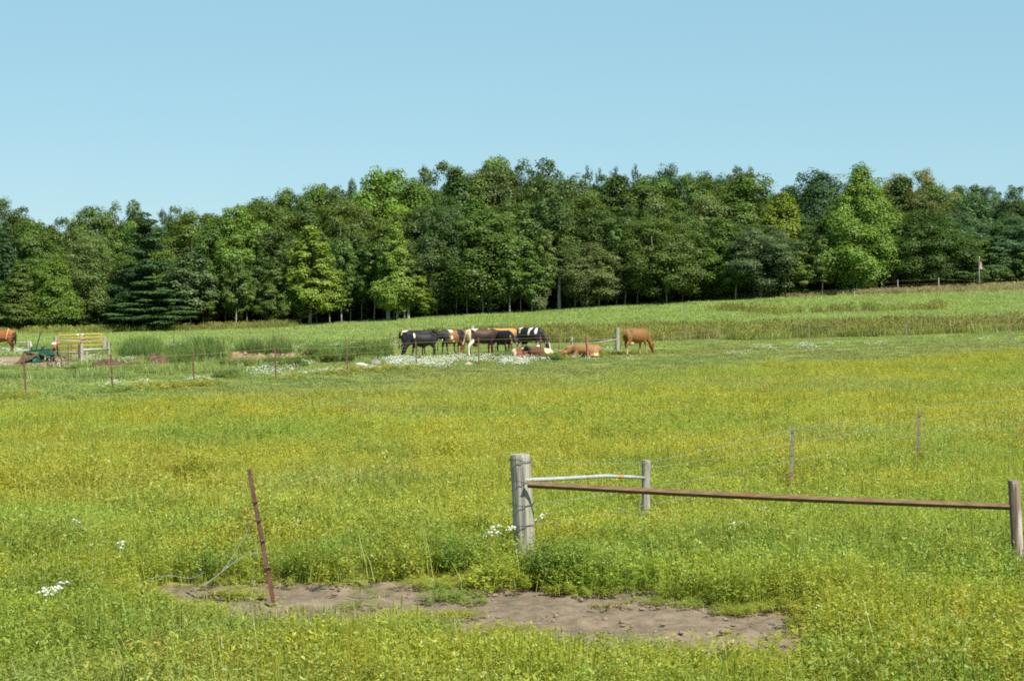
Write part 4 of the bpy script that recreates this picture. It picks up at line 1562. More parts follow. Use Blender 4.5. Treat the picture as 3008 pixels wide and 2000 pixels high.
def h_brace(label, posts, rails, name='brace_fence', mat='wood', rr=.09):
    f = empty(name, ground_at(posts[0][0], posts[0][1]), label, 'fence')
    for i, (px, by, ty, r) in enumerate(posts):
        b = ground_at(px, by)
        round_post(f, b, P(px, ty, b.y), r, M[mat], 'post', 10 + i, .95, .05, n=10)
    for (i0, y0, i1, y1, r, mm) in rails:
        a = ground_at(*posts[i0][:2]).y - .02
        c = ground_at(*posts[i1][:2]).y - .02
        pa, pb = P(posts[i0][0], y0, a), P(posts[i1][0], y1, c)
        MB().tube([pa - f.location, pa.lerp(pb, .5) - f.location, pb - f.location], r, 7).build('rail', M[mm], f, True)
    return f


h_brace('grey wooden brace posts with dark rails standing behind the herd', [(1312, 1018, 968, .085), (1351, 1016, 968, .075), (1388, 1014, 957, .12)], [(0, 976, 1, 974, .035, 'wood_brown'), (1, 973, 2, 969, .035, 'wood_brown')])
hb = h_brace('two grey wooden posts joined by pale rails beside the tan grazing cow', [(1680, 1028, 990, .085), (1813, 1036, 963, .14)], [(0, 1001, 1, 996, .028, 'rock_tan')])
a_, c_ = P(1728, 1010, ground_at(1813, 1036).y - .6), P(1813, 997, ground_at(1813, 1036).y - .15)
MB().tube([a_ - hb.location, c_ - hb.location], .035, 7).build('rail', M['wood'], hb, True)
yard = h_brace('grey wooden posts and rails of the yard fence behind the yellow gate', [(82, 1024, 1000, .09), (163, 1026, 988, .12), (238, 1026, 984, .11), (306, 1030, 990, .13)], [(1, 1000, 2, 1001, .045, 'wood'), (2, 999, 3, 997, .045, 'wood')], 'yard_fence')
pa, pb = P(30, 1008, ground_at(82, 1024).y), P(82, 1005, ground_at(82, 1024).y)
MB().tube([pa - yard.location, pb - yard.location], .045, 7).build('rail', M['wood'], yard, True)
pa = ground_at(93, 1030)
round_post(yard, pa, P(93, 1003, pa.y) + Vector((-.1, 0, 0)), .09, M['rock_white'], 'post', 77, .6, .05, n=9)
frontf = h_brace('grey wooden posts with pale rails in front of the yellow gate', [(239, 1063, 1011, .12), (318, 1048, 1005, .085), (254, 1071, 1033, .06)], [(0, 1027.5, 1, 1025, .05, 'rock_white')], 'yard_fence')
ra = ground_at(239, 1063).y - .1
round_post(frontf, Gp(234, ra), P(233, 1012, ra), .07, M['rust'], 'rusty_post', 21, 1, .03, n=8)
pa, pb = P(150, 1035.5, ra + 2), P(240, 1033.5, ra - .02)
MB().tube([pa - frontf.location, pb - frontf.location], .035, 6).build('rail', M['rock_white'], frontf, True)
for (px, by, ty, dx) in ((201, 1076, 1014, -1), (208, 1062, 1012, 1), (275, 1052, 1029, -5)):
    b = ground_at(px, by)
    tpost(frontf, b, P(px + dx, ty, b.y), M['rust'], 'stake', wid=.045)

# --- yellow tube gate
gy = ground_at(238, 1040).y
gate = empty('farm_gate', Gp(170, gy), 'yellow painted tubular farm gate leaning by the yard fence', 'gate')
off = gate.location
def gp_(px, py): return P(px, py, gy + (px - 170) / 130 * .5) - off
L0, L1 = (170, 170.5), (297.5, 299)
def gl(u, v):  # u along, v down 0..1
    x = 170 + 128 * u
    yt = 985.5 - 5.5 * u
    yb = 1031.5 - 7 * u
    return gp_(x + 2.5 * v, yt + (yb - yt) * v)
fr = [gl(.03, 0), gl(.35, 0), gl(.7, 0), gl(.97, 0), gl(1, .08), gl(1, .5), gl(1, 1)]
MB().tube([gl(0, 1), gl(0, .5), gl(0, .08)] + fr, .042, 8).build('frame', M['yellow'], gate, True)
for v in (.22, .45, .72, .985):
    MB().tube([gl(0, v), gl(.5, v), gl(1, v)], .034, 7).build('bar', M['yellow'], gate, True)
for u in (.33, .66):
    MB().tube([gl(u, 0) + Vector((0, .04, 0)), gl(u, 1) + Vector((0, .04, 0))], .027, 6).build('upright', M['yellow'], gate, True)
for u in (.45, .56):
    MB().tube([gl(u, 0) + Vector((-.07, -.012, 0)), gl(u, 0) + Vector((.07, -.012, 0))], .047, 8).build('paint_patch', M['white_paint'], gate, True)

# --- fence and flag at the far right
FR = [(2516, 868, 836, .055), (2637, 862, 822, .06), (2757, 856, 816, .06), (2978, 852, 829, .08), (3080, 848, 826, .06)]
ff = empty('far_fence', Gp(2516, 200), 'grey posts with net wire along the wood edge near the flag', 'fence')
tp = []
for i, (px, by, ty, r) in enumerate(FR):
    b = Gp(px, 200.5)
    t = P(px, ty, 200.5)
    round_post(ff, b, t, r, M['wood'] if i != 3 else M['rock_white'], 'post', 40 + i, .95, .03, n=8)
    tp.append((b, t))
for z in (.9, .6, .3):
    wire(ff, [b.lerp(t, z) for b, t in tp], .004, M['wire_rust'], 'wire')
fb = Gp(2876, 200.0)
ft = P(2877, 757, 200.0)
fpole = empty('flagpole', fb, 'grey flagpole with a limp red white striped flag before the wood', 'flagpole')
MB().tube([(0, 0, -.2), (0, 0, (ft - fb).z * .5), ft - fb], [.05, .045, .03], 8).build('pole', M['wood'], fpole, True)
MB().ellipsoid(ft - fb + Vector((0, 0, .03)), (.05, .05, .05), 8, 6).build('finial', M['white_paint'], fpole, True)
# limp cloth hanging in folds
nu, nv = 14, 22
V, C = [], []
topz = (ft - fb).z - .08
for j in range(nv):
    v = j / (nv - 1)
    for i in range(nu):
        u = i / (nu - 1)
        wdt = .10 + .26 * v ** 1.2
        x = .03 + u * wdt + .10 * v * math.sin(v * 2.0)
        y = -.05 + .06 * math.sin(u * 9 + v * 2)
        z = topz - v * .92 - .10 * u * v
        V.append((x - .12 * v, y, z))
        stripe = int((u * 1.6 + v * .5) * 6) % 2
        C.append((.03, .045, .13) if v < .30 and u < .75 else ((.62, .22, .24) if stripe else (.80, .72, .72)))
Qf = [(j * nu + i, j * nu + i + 1, (j + 1) * nu + i + 1, (j + 1) * nu + i) for j in range(nv - 1) for i in range(nu - 1)]
new_obj('flag', mesh_np('flag', np.array(V), np.array(Qf), M['flag'], np.array(C), True), fpole)

# ------------------------------------------------------------------ rocks and earth piles
def rock(px, py, w, h, mat, label, seed, name='boulder', dep=.8, flat=1.0):
    b = ground_at(px, py)
    s = b.y / F
    rx, rz = w * s / 2, h * s
    bm = bmesh.new()
    bmesh.ops.create_icosphere(bm, subdivisions=3, radius=1)
    g = random.Random(seed)
    cuts = [(Vector((g.uniform(-1, 1), g.uniform(-1, 1), g.uniform(-.2, 1))).normalized(), g.uniform(.6, .85)) for _ in range(9)]
    for v in bm.verts:
        for nrm, dd in cuts:
            q = v.co.dot(nrm)
            if q > dd: v.co -= nrm * (q - dd) * .85
        v.co *= 1 + .05 * math.sin(v.co.x * 7 + seed) * math.cos(v.co.z * 6)
        v.co = Vector((v.co.x * rx, v.co.y * rx * dep, v.co.z * rz * .75 + rz * .2))
    me = bpy.data.meshes.new(name)
    bm.to_mesh(me); bm.free()
    me.materials.append(mat)
    o = new_obj(name, me, None, b)
    return tag(o, label, 'rock')


rock(1104, 1071, 34, 20, M['rock_grey'], 'large pointed grey boulder left of the flower drift', 3)
rock(1062, 1073, 44, 9, M['rock_white'], 'low pale slab of stone beside the grey boulder', 5, 'stone_slab')
rock(856, 1088, 14, 11, M['rock_pink'], 'small pink stone on the mown grass', 7, 'stone')
rock(1376, 1072, 28, 11, M['rock_tan'], 'smooth tan boulder among the flowers before the brown cow', 9)


def mound(name, px0, px1, pyb, h, depth, mat, label, seed, lump=.5):
    a, c = ground_at(px0, pyb), ground_at(px1, pyb)
    cx, cyy = (a + c) / 2, 0
    L_ = (c - a).length
    nx, ny = 72, 22
    V = []
    for j in range(ny):
        for i in range(nx):
            u, v = i / (nx - 1), j / (ny - 1)
            x = a.x + (c.x - a.x) * u
            y = a.y + (c.y - a.y) * u + v * depth
            e = min(1, 5 * min(u, 1 - u)) * math.sin(math.pi * min(max(v, 0), 1)) ** .7
            nz = float(fbm(x + seed * 13, y, .55, seed))
            hz = h * e * (1 - lump + lump * 1.6 * (float(vn(x + seed * 3, y * .3, 1.1, seed)))) + (nz - .5) * .55 * e * h + (float(vn(x, y, .16, seed + 5)) - .5) * .16 * e
            big = float(vn(x + seed * 7, y, .5, seed + 2)) * .7 + .15
            V.append((x + (big - .5) * .25, y + (nz - .5) * .3, float(T(x, y)) - .06 + max(0, hz) * (.75 + .45 * big) + .04 * e))
    Q_ = [(j * nx + i, j * nx + i + 1, (j + 1) * nx + i + 1, (j + 1) * nx + i) for j in range(ny - 1) for i in range(nx - 1)]
    V = np.array(V)
    b = np.array([cx.x, cx.y, float(T(cx.x, cx.y))])
    o = new_obj(name, mesh_np(name, V - b, np.array(Q_), mat, None, True), None, tuple(b))
    rb_ = MB()
    gm = random.Random(seed * 5)
    for _ in range(int(90 * L_ * max(h, .25))):
        q = V[gm.randrange(len(V))]
        r_ = gm.uniform(.025, .075)
        rb_.ellipsoid((q[0] - b[0] + gm.uniform(-.05, .05), q[1] - b[1], q[2] - b[2]), (r_ * gm.uniform(.9, 1.6), r_, r_ * gm.uniform(.5, .9)), 7, 5)
    k_ = rb_.build('clods', mat, o)
    k_['kind'] = 'stuff'
    return tag(o, label, 'earth pile')


mound('earth_mound', 240, 405, 1083, .34, 2.4, M['soil_brown'], 'low flat bed of red brown soil right of the gate posts', 2, .3)
mound('earth_mound', 418, 494, 1076, .60, 2.0, M['soil_brown'], 'dark brown soil heap at the foot of the brush', 4, .35)
mound('earth_mound', 652, 790, 1063, .50, 1.6, M['soil_orange'], 'long tan earth ridge left of the twin steel posts', 6)
mound('earth_mound', 770, 872, 1062, .60, 1.6, M['soil_orange'], 'lumpy tan earth ridge behind the twin steel posts', 8)
mound('earth_mound', 882, 920, 1061, .62, 1.2, M['soil_brown'], 'small dark earth heap right of the tan ridge', 10)
mound('earth_mound', 370, 425, 1060, .28, 1.4, M['soil_brown'], 'brown soil heap half hidden under the brush', 12)

# ------------------------------------------------------------------ cattle and horse
def body_mesh(name, mb, colf, voxel=.032):
    tmp = bpy.data.objects.new('tmp_body', mb.mesh('tmp_body'))
    COL.objects.link(tmp)
    r = tmp.modifiers.new('r', 'REMESH')
    r.mode = 'VOXEL'
    r.voxel_size = voxel
    s = tmp.modifiers.new('s', 'SMOOTH')
    s.factor = .5
    s.iterations = 5
    dg = bpy.context.evaluated_depsgraph_get()
    me = bpy.data.meshes.new_from_object(tmp.evaluated_get(dg))
    old = tmp.data
    bpy.data.objects.remove(tmp)
    bpy.data.meshes.remove(old)
    me.name = name
    n = len(me.vertices)
    co = np.zeros(n * 3, np.float32)
    me.vertices.foreach_get('co', co)
    co = co.reshape(-1, 3)
    cols = np.ones((n, 4), np.float32)
    cols[:, :3] = colf(co)
    a = me.attributes.new('lc', 'FLOAT_COLOR', 'POINT')
    a.data.foreach_set('color', cols.ravel())
    me.polygons.foreach_set('use_smooth', np.ones(len(me.polygons), bool))
    me.materials.clear()
    me.materials.append(M['hide'])
    return me


def loft(mb, st, n=14):
    """st: (x,y,z, r_side, r_other)"""
    pts = [s[:3] for s in st]
    # close both ends softly
    mb.tube(pts, [s[3] for s in st], n, True, [s[4] for s in st], side=(0, 1, 0))


def head_part(mb, poll, muz, k=1.22, ears=True, earw=.27, horse=False):
    poll, muz = Vector(poll), Vector(muz)
    d = (muz - poll)
    prof = ((-.10, .07, .07), (0, .105, .115), (.2, .12, .13), (.38, .11, .12), (.6, .085, .095), (.85, .08, .08), (.97, .07, .065), (1.03, .04, .04)) if not horse else \
        ((-.08, .06, .07), (0, .09, .11), (.2, .105, .15), (.4, .09, .13), (.65, .065, .085), (.88, .065, .075), (1.0, .05, .05), (1.03, .03, .03))
    loft(mb, [tuple(poll + d * f) + (a * k, b * k) for f, a, b in prof])
    if ears:
        up = Vector((0, 0, 1))
        for s in (-1, 1):
            p = poll + d * .08 + Vector((0, s * .09 * k, 0))
            q = p + Vector((-.02, s * earw * .8, .02)) * k
            mb.tube([p, p.lerp(q, .5) + Vector((0, 0, .015)), q], [.035 * k, .05 * k, .018 * k], 8, True, [.018, .02, .01], side=(0, 0, 1))


def leg(mb, pts):
    mb.tube([p[:3] for p in pts], [p[3] for p in pts], 10, True, [p[4] if len(p) > 4 else p[3] for p in pts], side=(0, 1, 0))


def cow_body(pose='stand', udder=True, step=0.06, slim=1.0, tail='down', neckside=0.0):
    mb = MB()
    s = slim
    loft(mb, [(-.88, 0, 1.17, .09 * s, .13), (-.82, 0, 1.14, .19 * s, .22), (-.66, 0, 1.10, .255 * s, .29), (-.45, 0, 1.04, .29 * s, .34), (-.15, 0, .985, .335 * s, .385), (.15, 0, .97, .345 * s, .40), (.42, 0, 1.0, .30 * s, .38),
              (.62, 0, 1.04, .24 * s, .34), (.78, 0, 1.06, .17 * s, .27), (.86, 0, 1.07, .1 * s, .18)], 16)
    # hook bones
    for q in (-1, 1):
        mb.ellipsoid((-.55, q * .2 * s, 1.26), (.12, .08, .09), 8, 6)
        mb.ellipsoid((-.62, q * .17 * s, .95), (.23, .11, .28), 10, 8)
        mb.ellipsoid((.52, q * .17 * s, .92), (.19, .1, .3), 10, 8)
    for q in (-1, 1):
        f = q * step
        leg(mb, [(-.62, q * .16, .95, .14, .2), (-.58 + f * .3, q * .18, .72, .085, .14), (-.74 + f, q * .17, .50, .055, .085), (-.72 + f * 1.3, q * .165, .28, .042, .048), (-.70 + f * 1.5, q * .165, .12, .05, .052), (-.67 + f * 1.6, q * .165, .05, .052, .07), (-.655 + f * 1.6, q * .165, 0, .06, .085)])
        f = -q * step
        leg(mb, [(.55, q * .15, .90, .11, .15), (.53 + f * .3, q * .165, .66, .075, .105), (.55 + f, q * .16, .42, .055, .062), (.55 + f * 1.2, q * .155, .26, .042, .045), (.55 + f * 1.3, q * .155, .11, .048, .052), (.575 + f * 1.4, q * .155, .045, .05, .066), (.59 + f * 1.4, q * .155, 0, .056, .08)])
    if pose == 'graze':
        loft(mb, [(.62, 0, 1.10, .16, .28), (.82, neckside * .2, .98, .13, .23), (1.0, neckside * .5, .78, .11, .18), (1.14, neckside * .8, .58, .10, .14), (1.2, neckside, .47, .09, .11)])
        head_part(mb, (1.17, neckside, .55), (1.38, neckside * 1.2, .06))
    elif pose == 'low':
        loft(mb, [(.62, 0, 1.12, .16, .28), (.85, neckside * .3, 1.10, .13, .22), (1.05, neckside * .7, 1.02, .115, .17), (1.2, neckside, .95, .10, .13)])
        head_part(mb, (1.16, neckside, 1.0), (1.48, neckside * 1.5, .66))
    else:
        loft(mb, [(.62, 0, 1.12, .16, .28), (.85, neckside * .3, 1.2, .13, .21), (1.04, neckside * .7, 1.28, .11, .16), (1.16, neckside, 1.32, .10, .12)])
        head_part(mb, (1.12, neckside, 1.36), (1.52, neckside * 1.4, 1.12))
    if tail == 'down':
        mb.tube([(-.84, 0, 1.30), (-.93, 0, 1.24), (-.96, 0, 1.0), (-.95, 0, .75), (-.95, 0, .6), (-.95, .0, .42), (-.96, 0, .32)], [.045, .04, .03, .026, .045, .05, .015], 8)
    elif tail == 'swing':
        mb.tube([(-.84, 0, 1.30), (-.93, 0, 1.24), (-.97, .02, 1.0), (-1.02, .04, .75), (-1.1, .05, .55), (-1.16, .06, .36), (-1.18, .06, .26)], [.045, .04, .03, .03, .045, .045, .015], 8)
    if udder:
        mb.ellipsoid((-.36, 0, .60), (.2, .15, .15), 10, 8)
        for q in (-1, 1):
            for r_ in (-.07, .07):
                mb.tube([(-.36 + r_, q * .07, .5), (-.36 + r_, q * .07, .42)], [.022, .014], 6)
    return mb


def lying_body(head='up', slim=1.0):
    mb = MB()
    loft(mb, [(-.86, 0, .34, .10, .12), (-.78, 0, .36, .22, .2), (-.6, 0, .37, .31, .27), (-.3, 0, .35, .37, .31), (.05, 0, .34, .38, .33), (.35, 0, .36, .32, .33), (.6, 0, .38, .25, .28), (.78, 0, .40, .14, .18)], 16)
    for q in (-1, 1):
        mb.ellipsoid((-.5, q * .17, .56), (.13, .08, .08), 8, 6)
        mb.ellipsoid((-.45, q * .34, .22), (.32, .14, .2), 10, 8)
        leg(mb, [(-.2, q * .42, .12, .09, .1), (-.45, q * .48, .07, .06, .06), (-.75, q * .46, .06, .05, .05), (-.5, q * .5, .05, .05, .05)])
        leg(mb, [(.5, q * .22, .22, .1, .12), (.75, q * .26, .12, .07, .08), (.82, q * .26, .07, .055, .055), (.6, q * .3, .05, .045, .045)])
    if head == 'up':
        loft(mb, [(.55, 0, .46, .16, .24), (.75, .03, .56, .13, .19), (.92, .06, .66, .11, .14)])
        head_part(mb, (.88, .05, .72), (1.2, .12, .50))
    else:
        loft(mb, [(.55, 0, .42, .16, .24), (.8, -.02, .36, .13, .18), (1.05, -.04, .25, .11, .13), (1.2, -.05, .2, .1, .11)])
        head_part(mb, (1.16, -.05, .22), (1.6, -.08, .09))
    mb.tube([(-.84, 0, .42), (-.95, .1, .34), (-.98, .25, .2), (-.9, .42, .08)], [.04, .035, .03, .045], 8)
    return mb


def blot(co, c, r, soft=.25, seed=0):
    """soft edged patch mask round a point"""
    d = (co - np.array(c)) / np.array(r)
    q = np.sqrt((d ** 2).sum(1)) + .75 * (fbm(co[:, 0] + co[:, 1] * .7, co[:, 2] + co[:, 1] * .4, .22, 90 + seed) - .5)
    return (1 - sstep(1 - soft, 1 + soft * .4, q))[:, None]


def paint(base, patches):
    def f(co):
        v = .9 + .25 * fbm(co[:, 0] + co[:, 1], co[:, 2], .35, 97)
        out = np.ones((len(co), 3)) * np.array(base) * v[:, None]
        for k, (col, c, r) in enumerate(patches):
            m_ = blot(co, c, r, .12, k)
            out = out * (1 - m_) + np.array(col) * m_
        return out
    return f


BLK, WHT, CRM, TAN, BRN, RED, DKB = (.013, .012, .012), (.66, .62, .54), (.62, .46, .29), (.40, .20, .065), (.25, .105, .035), (.22, .065, .03), (.045, .026, .02)


def place(name, px, py, heading, mb, colf, label, cat='cow', group=None, scale=1.0, hide=0.0):
    b = ground_at(px, py)
    o = new_obj(name, body_mesh(name, mb, colf), None, b - Vector((0, 0, hide)))
    o.rotation_euler = (0, 0, R(heading))
    o.scale = (scale * .93, scale, scale * 1.06)
    return tag(o, label, cat, group)


HERD = 'cattle in the pasture'
place('cow', 1218, 1045, 4, cow_body('stand', False, .05, neckside=.05), paint(BLK, [(WHT, (-.62, 0, 1.40), (.2, .6, .14)), (CRM, (-.82, -.16, 1.22), (.06, .08, .16)), ((.16, .15, .14), (-.7, -.2, .3), (.2, .1, .3))]),
      'black cow with a white patch on its rump, leftmost of the herd', group=HERD)
place('cow', 1243, 1050, 196, cow_body('graze', False, .07, slim=1.05), paint(BLK, [(WHT, (.62, .2, 1.24), (.05, .2, .16))]), 'solid black cow grazing in front of the white rumped black cow', group=HERD, scale=.95)
c1 = place('cow', 1328, 1041, 214, cow_body('low', False, .06, neckside=-.05), paint((.20, .088, .03), [(BLK, (.95, 0, 1.05), (.62, .5, .55)), (BLK, (.55, 0, .5), (.25, .4, .45)), (WHT, (.2, .12, 1.35), (.16, .3, .12)), (WHT, (.22, .3, .95), (.07, .1, .1)), (BLK, (-.5, 0, 1.1), (.35, .5, .5))]),
           'cow with black head and neck, orange brown shoulder and white saddle facing left', group=HERD, scale=.98)
place('cow', 1357, 1039, 60, cow_body('low', False, .05), paint((.17, .06, .025), [((.38, .17, .05), (-.55, .1, 1.1), (.3, .3, .5)), (DKB, (.3, 0, .8), (.6, .5, .4))]), 'red brown cow standing with its rump to the fence behind the cream rumped cow', group=HERD, scale=.96)
place('cow', 1414, 1045, 17, cow_body('low', True, .06, slim=1.05, tail='swing'),
      paint((.038, .018, .012), [(CRM, (-.88, -.05, 1.0), (.25, .35, .55)), (WHT, (-.72, -.2, .4), (.25, .12, .5)), (WHT, (-.42, 0, 1.40), (.2, .6, .16)), (WHT, (.42, 0, 1.34), (.06, .6, .18)), (CRM, (0, 0, .60), (.55, .22, .06)), ((.075, .034, .018), (.1, -.2, 1.25), (.5, .3, .16)), (BLK, (.3, -.2, .8), (.4, .3, .25)), (CRM, (-1.0, .03, .9), (.12, .12, .5))]),  # lighter brown patch along the back is a highlight painted into the coat
      'big dark brown cow with cream rump, tail and white hind leg', group=HERD, scale=1.06)
place('cow', 1474, 1045, -52, cow_body('low', False, .06, slim=1.05), paint(BLK, [(WHT, (1.0, -.12, .95), (.1, .14, .16)), (WHT, (.5, -.2, .5), (.1, .1, .12)), (WHT, (1.5, 0, .64), (.08, .1, .07))]), 'black cow with white cheek patch at the right end of the tight herd', group=HERD)
place('cow', 1474, 1036, 8, cow_body('low', False, .05), paint(TAN, [((.25, .11, .035), (0, 0, .7), (.7, .4, .2))]), 'tan cow mostly hidden behind the black cow with white cheek', group=HERD, scale=.99)
place('cow', 1558, 1037, -30, cow_body('graze', True, .07, slim=1.05),
      paint(BLK, [(WHT, (-.60, 0, 1.36), (.12, .8, .34)), (WHT, (-.86, -.1, .98), (.08, .12, .12)), (WHT, (.08, 0, 1.12), (.085, .8, .26)), (WHT, (.17, 0, 1.36), (.08, .8, .14)), (WHT, (.52, 0, 1.18), (.10, .8, .17)), (WHT, (1.36, 0, .35), (.10, .055, .38)), (WHT, (1.12, -.2, .58), (.07, .1, .05)), ((.30, .29, .27), (-.68, 0, .25), (.2, .4, .28)), ((.42, .40, .37), (.56, 0, .25), (.2, .4, .36)), (WHT, (.3, 0, .62), (.2, .2, .07))]),
      'black and white cow grazing with a white blaze on its face', group=HERD, scale=1.02)
place('cow', 1868, 1041, 36, cow_body('graze', True, .09, slim=1.0, tail='swing'), paint((.185, .09, .028), [((.46, .30, .15), (-.7, 0, .2), (.25, .4, .3)), ((.42, .25, .12), (.56, 0, .25), (.2, .4, .3)), ((.5, .36, .2), (-.36, 0, .55), (.22, .3, .12)), ((.12, .055, .025), (-1.15, .05, .35), (.14, .12, .25)), ((.2, .08, .025), (.2, 0, .62), (.5, .4, .1)), (WHT, (-.65, .17, .18), (.1, .1, .2))]),
      'tan brown cow grazing alone right of the wooden posts', group=HERD)
place('cow', 1722, 1049, 176, lying_body('down'), paint((.25, .132, .046), [((.19, .09, .032), (.2, .3, .12), (.7, .3, .2)), ((.6, .42, .22), (-.6, .3, .15), (.3, .3, .15)), ((.14, .06, .03), (-.93, .3, .15), (.1, .2, .14))]), 'tan cow lying flat with outstretched head behind the red post', group=HERD, scale=1.02)
place('cow', 1689, 1041, 178, lying_body('down'), paint((.28, .15, .054), []), 'pale tan cow lying behind the other lying tan cow', group=HERD, scale=.75)
place('calf', 1540, 1054, 2, lying_body('up'), paint((.17, .055, .026), [(CRM, (-.75, 0, .35), (.32, .5, .4)), (WHT, (.1, 0, .62), (.3, .4, .07)), (WHT, (.92, .05, .78), (.13, .2, .09)), (WHT, (1.12, .1, .55), (.12, .12, .09))]), 'red and white calf with pale rump lying in the flowers', 'calf', HERD, .86)
place('calf', 1587, 1054, 172, lying_body('up'), paint((.12, .045, .025), [(CRM, (-.7, 0, .35), (.45, .5, .45)), (BLK, (.9, 0, .6), (.3, .3, .3))]), 'dark calf with cream hindquarters lying below the grazing black and white cow', 'calf', HERD, .84)
# ear tags
for px, py, y_ in ((1296, 1001, ground_at(1328, 1041).y - .75), (1332, 1004, ground_at(1328, 1041).y - .55)):
    q = P(px, py, y_) - c1.location
    q = c1.rotation_euler.to_matrix().inverted() @ q / .98
    MB().box(q, (.05, .05, .07)).build('ear_tag', M['tag'], c1)

# horse in harness, its head out of the picture
hm = MB()
loft(hm, [(-.92, 0, 1.22, .12, .16), (-.84, 0, 1.22, .24, .28), (-.62, 0, 1.22, .31, .36), (-.3, 0, 1.14, .31, .36), (.1, 0, 1.10, .32, .38), (.42, 0, 1.14, .29, .38), (.66, 0, 1.20, .23, .33), (.8, 0, 1.24, .14, .22)], 16)
for q in (-1, 1):
    hm.ellipsoid((-.66, q * .18, 1.08), (.28, .14, .36), 10, 8)
    hm.ellipsoid((.52, q * .17, 1.05), (.2, .1, .34), 10, 8)
    leg(hm, [(-.64, q * .18, 1.05, .14, .22), (-.6, q * .19, .82, .09, .15), (-.78, q * .18, .58, .06, .09), (-.76, q * .17, .34, .048, .052), (-.73, q * .17, .15, .06, .065), (-.68, q * .17, 0, .085, .11)])
    leg(hm, [(.55, q * .17, 1.0, .12, .16), (.55, q * .17, .72, .08, .105), (.56, q * .165, .46, .062, .07), (.56, q * .16, .3, .046, .05), (.57, q * .16, .13, .06, .06), (.61, q * .16, 0, .085, .11)])
loft(hm, [(.6, 0, 1.28, .17, .32), (.85, 0, 1.48, .13, .26), (1.05, 0, 1.72, .11, .2), (1.15, 0, 1.86, .09, .13)])
head_part(hm, (1.13, 0, 1.92), (1.62, 0, 1.52), 1.15, True, .08, True)
hm.tube([(-.88, 0, 1.42), (-1.0, 0, 1.36), (-1.04, 0, 1.1), (-1.02, 0, .8), (-1.0, 0, .5)], [.06, .06, .075, .08, .02], 8)
hb_ = ground_at(4, 1040)
horse = place('horse', 4, 1040, 176, hm, paint((.26, .085, .03), [((.06, .022, .012), (-.75, 0, .5), (.3, .4, .45)), ((.018, .012, .01), (-1.03, 0, .9), (.12, .12, .6)), ((.10, .035, .018), (-.9, 0, 1.0), (.14, .4, .4)), ((.06, .025, .015), (.58, 0, .35), (.3, .4, .4))]), 'chestnut work horse in harness at the left edge beyond the flowers', 'horse', None, .92)
def strap(pts, w, parent):
    MB().tube(pts, [w] * len(pts), 6, True, [w * .35] * len(pts)).build('harness_strap', M['strap'], parent)
M['strap'] = mat_noise('tan_harness', (.42, .30, .13), (.55, .42, .2), 10, (1, 1, 1), .7, .1)
for sx in (-1, 1):
    strap([(-.95, sx * .2, 1.1), (-.6, sx * .345, 1.06), (-.1, sx * .345, 1.04), (.4, sx * .32, 1.05)], .035, horse)
    strap([(-.55, 0, 1.60), (-.55, sx * .24, 1.47), (-.5, sx * .345, 1.2), (-.45, sx * .345, .95)], .03, horse)
    strap([(.15, 0, 1.5), (.12, sx * .25, 1.38), (.1, sx * .345, 1.1), (.1, sx * .26, .82)], .04, horse)

# ------------------------------------------------------------------ the old green plow
ply = ground_at(165, 1081).y
pl = empty('plow', Gp(110, ply), 'old green and rusty trailing plow with steel wheels beside the yellow gate', 'plow')
off = pl.location
def pp_(px, py, dy=0.0): return P(px, py, ply + dy) - off


def steel_wheel(px, py, rpx, dy, yaw, name='wheel', mat='rust', wid=.10):
    c = pp_(px, py, dy)
    r = rpx / F * (ply + dy)
    ax = Vector((math.sin(yaw), -math.cos(yaw), 0))
    e1 = Vector((math.cos(yaw), math.sin(yaw), 0))
    rim = MB()
    n = 28
    for k in range(n):
        q = 2 * math.pi * k / n
        d_ = e1 * math.cos(q) + Vector((0, 0, math.sin(q)))
        for rr, ww in ((r, -wid / 2), (r, wid / 2), (r * .84, wid / 2), (r * .84, -wid / 2)):
            rim.v.append(c + d_ * rr + ax * ww)
    for k in range(n):
        for j in range(4):
            a0, a1 = k * 4 + j, k * 4 + (j + 1) % 4
            b0, b1 = ((k + 1) % n) * 4 + j, ((k + 1) % n) * 4 + (j + 1) % 4
            rim.f.append((a0, b0, b1, a1))
    w_ = rim.build(name, M[mat], pl)
    hub = MB().tube([c - ax * .09, c + ax * .09], .065, 10)
    hub.build('hub', M['rust'], w_, True)
    for k in range(6):
        q = 2 * math.pi * k / 6
        d_ = e1 * math.cos(q) + Vector((0, 0, math.sin(q)))
        MB().tube([c + d_ * .05, c + d_ * r * .92], .016, 6).build('spoke', M['rust'], w_)
    return w_


steel_wheel(166, 1062, 17.5, .0, .45, wid=.13)
steel_wheel(58, 1070, 11.5, -.3, 1.15, wid=.11)
steel_wheel(68, 1068, 9.5, .5, .3, wid=.08)
steel_wheel(190, 1049, 5.2, .3, .2, 'coulter', 'green_paint', wid=.05)
steel_wheel(176, 1043, 4.0, .5, .2, 'coulter', 'green_paint', wid=.05)
def beam(a, b, w, h, mat, name, da=0., db=0.):
    return MB().beam(pp_(*a, da), pp_(*b, db), w * 1.5, h * 1.5).build(name, M[mat], pl)
beam((122, 1036), (22, 1079), .06, .065, 'rust', 'tongue', 0, -.6)
beam((98, 1041), (72, 1038), .07, .08, 'rust', 'link_bar', .1, .4)
beam((72, 1038), (73, 1062), .08, .10, 'rust', 'upright', .3, .2)
beam((66, 1050), (56, 1066), .06, .07, 'rust', 'axle_arm', 0, -.2)
beam((90, 1031), (163, 1027), .10, .09, 'green_paint', 'main_beam', .1, .1)
beam((68, 1034), (100, 1031), .05, .05, 'green_paint', 'side_beam', .4, .4)
beam((118, 1036), (160, 1038), .10, .12, 'green_paint', 'main_beam', -.1, 0)
beam((105, 1030), (120, 974), .035, .035, 'green_paint', 'lever', .2, .3)
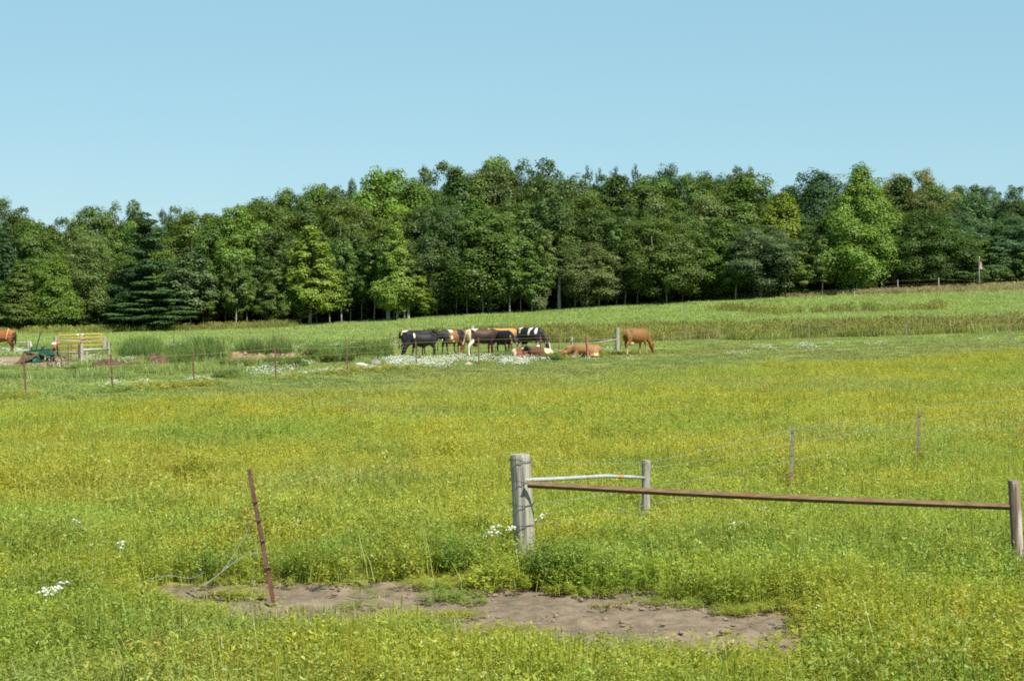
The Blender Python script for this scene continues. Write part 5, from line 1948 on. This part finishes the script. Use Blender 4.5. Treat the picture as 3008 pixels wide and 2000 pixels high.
beam((106, 1030), (109, 1012), .04, .04, 'green_paint', 'lever', 0, 0)
beam((127, 1029), (130, 1016), .04, .04, 'green_paint', 'lever', .3, .3)
beam((122, 1027), (126, 1018), .16, .06, 'green_paint', 'bracket', .1, .1)
beam((92, 1028), (94, 1018), .05, .05, 'green_paint', 'lever', .3, .3)
beam((115, 1037), (112, 1066), .13, .10, 'green_paint', 'plow_leg', 0, 0)
beam((103, 1048), (99, 1066), .09, .09, 'rust', 'plow_leg', 0, 0)
beam((151, 1038), (155, 1064), .16, .12, 'green_paint', 'axle_leg', .1, .1)
beam((139, 1044), (139, 1058), .07, .07, 'rust', 'stay', .1, .1)
beam((124, 1059), (152, 1061), .06, .06, 'rust', 'lower_bar', 0, 0)
beam((140, 1060), (139, 1078), .05, .05, 'rust', 'foot', 0, 0)
beam((168, 1031), (171, 1046), .04, .04, 'steel_green', 'rod', .2, .3)
beam((167, 1015), (171, 1046), .03, .03, 'steel_green', 'rod', .2, .4)


def share(px, py, s, name='moldboard'):
    """curved plow bottom"""
    c = pp_(px, py, -.05)
    V, Qm = [], []
    nu_, nv_ = 9, 7
    for j in range(nv_):
        for i in range(nu_):
            u, v = i / (nu_ - 1), j / (nv_ - 1)
            tw = u * 1.0 * (v - .3)
            V.append(c + Vector(((-.30 + u * .62) * s, (-.16 + u * .30 + .20 * v * v - tw * .2) * s, (-.20 + v * .44 * (1 - .25 * (2 * u - 1) ** 2) + .05 * u) * s)))
    for j in range(nv_ - 1):
        for i in range(nu_ - 1):
            Qm.append((j * nu_ + i, j * nu_ + i + 1, (j + 1) * nu_ + i + 1, (j + 1) * nu_ + i))
    me = mesh_np(name, np.array([tuple(v) for v in V]), np.array(Qm), M['green_paint'], None, True)
    o = new_obj(name, me, pl)
    md = o.modifiers.new('thick', 'SOLIDIFY')
    md.thickness = .025
    return o


share(85, 1058, .72)
share(112, 1056, .85)
share(149, 1046, .62)
# rusty coil tines at the back
for i, px in enumerate((190, 195)):
    c = pp_(px, 1062, .1)
    MB().tube([c + Vector((-.06, 0, .02)), c + Vector((.0, 0, .08)), c + Vector((.06, 0, .03)), c + Vector((.07, 0, -.1)), c + Vector((.05, 0, -.2))], .014, 6).build('tine', M['steel_green'], pl, True)
# red upright carrying a white and red cylinder
MB().tube([pp_(159, 1026, 0), pp_(162, 1012, 0)], .05, 10).build('red_stem', M['red_paint'], pl, True)
MB().tube([pp_(151.5, 1011, -.05), pp_(155, 1010.3, -.05), pp_(164, 1009, 0)], [.05, .06, .065], 10).build('white_cylinder', M['white_paint'], pl, True)
MB().tube([pp_(163.5, 1009, 0), pp_(174, 1010, .1)], [.068, .06], 10).build('red_cylinder_end', M['red_paint'], pl, True)
MB().tube([pp_(174, 1009.5, .1), pp_(179, 1008.5, .15)], .02, 6).build('cylinder_rod', M['steel_dark'], pl, True)
print('scene built')
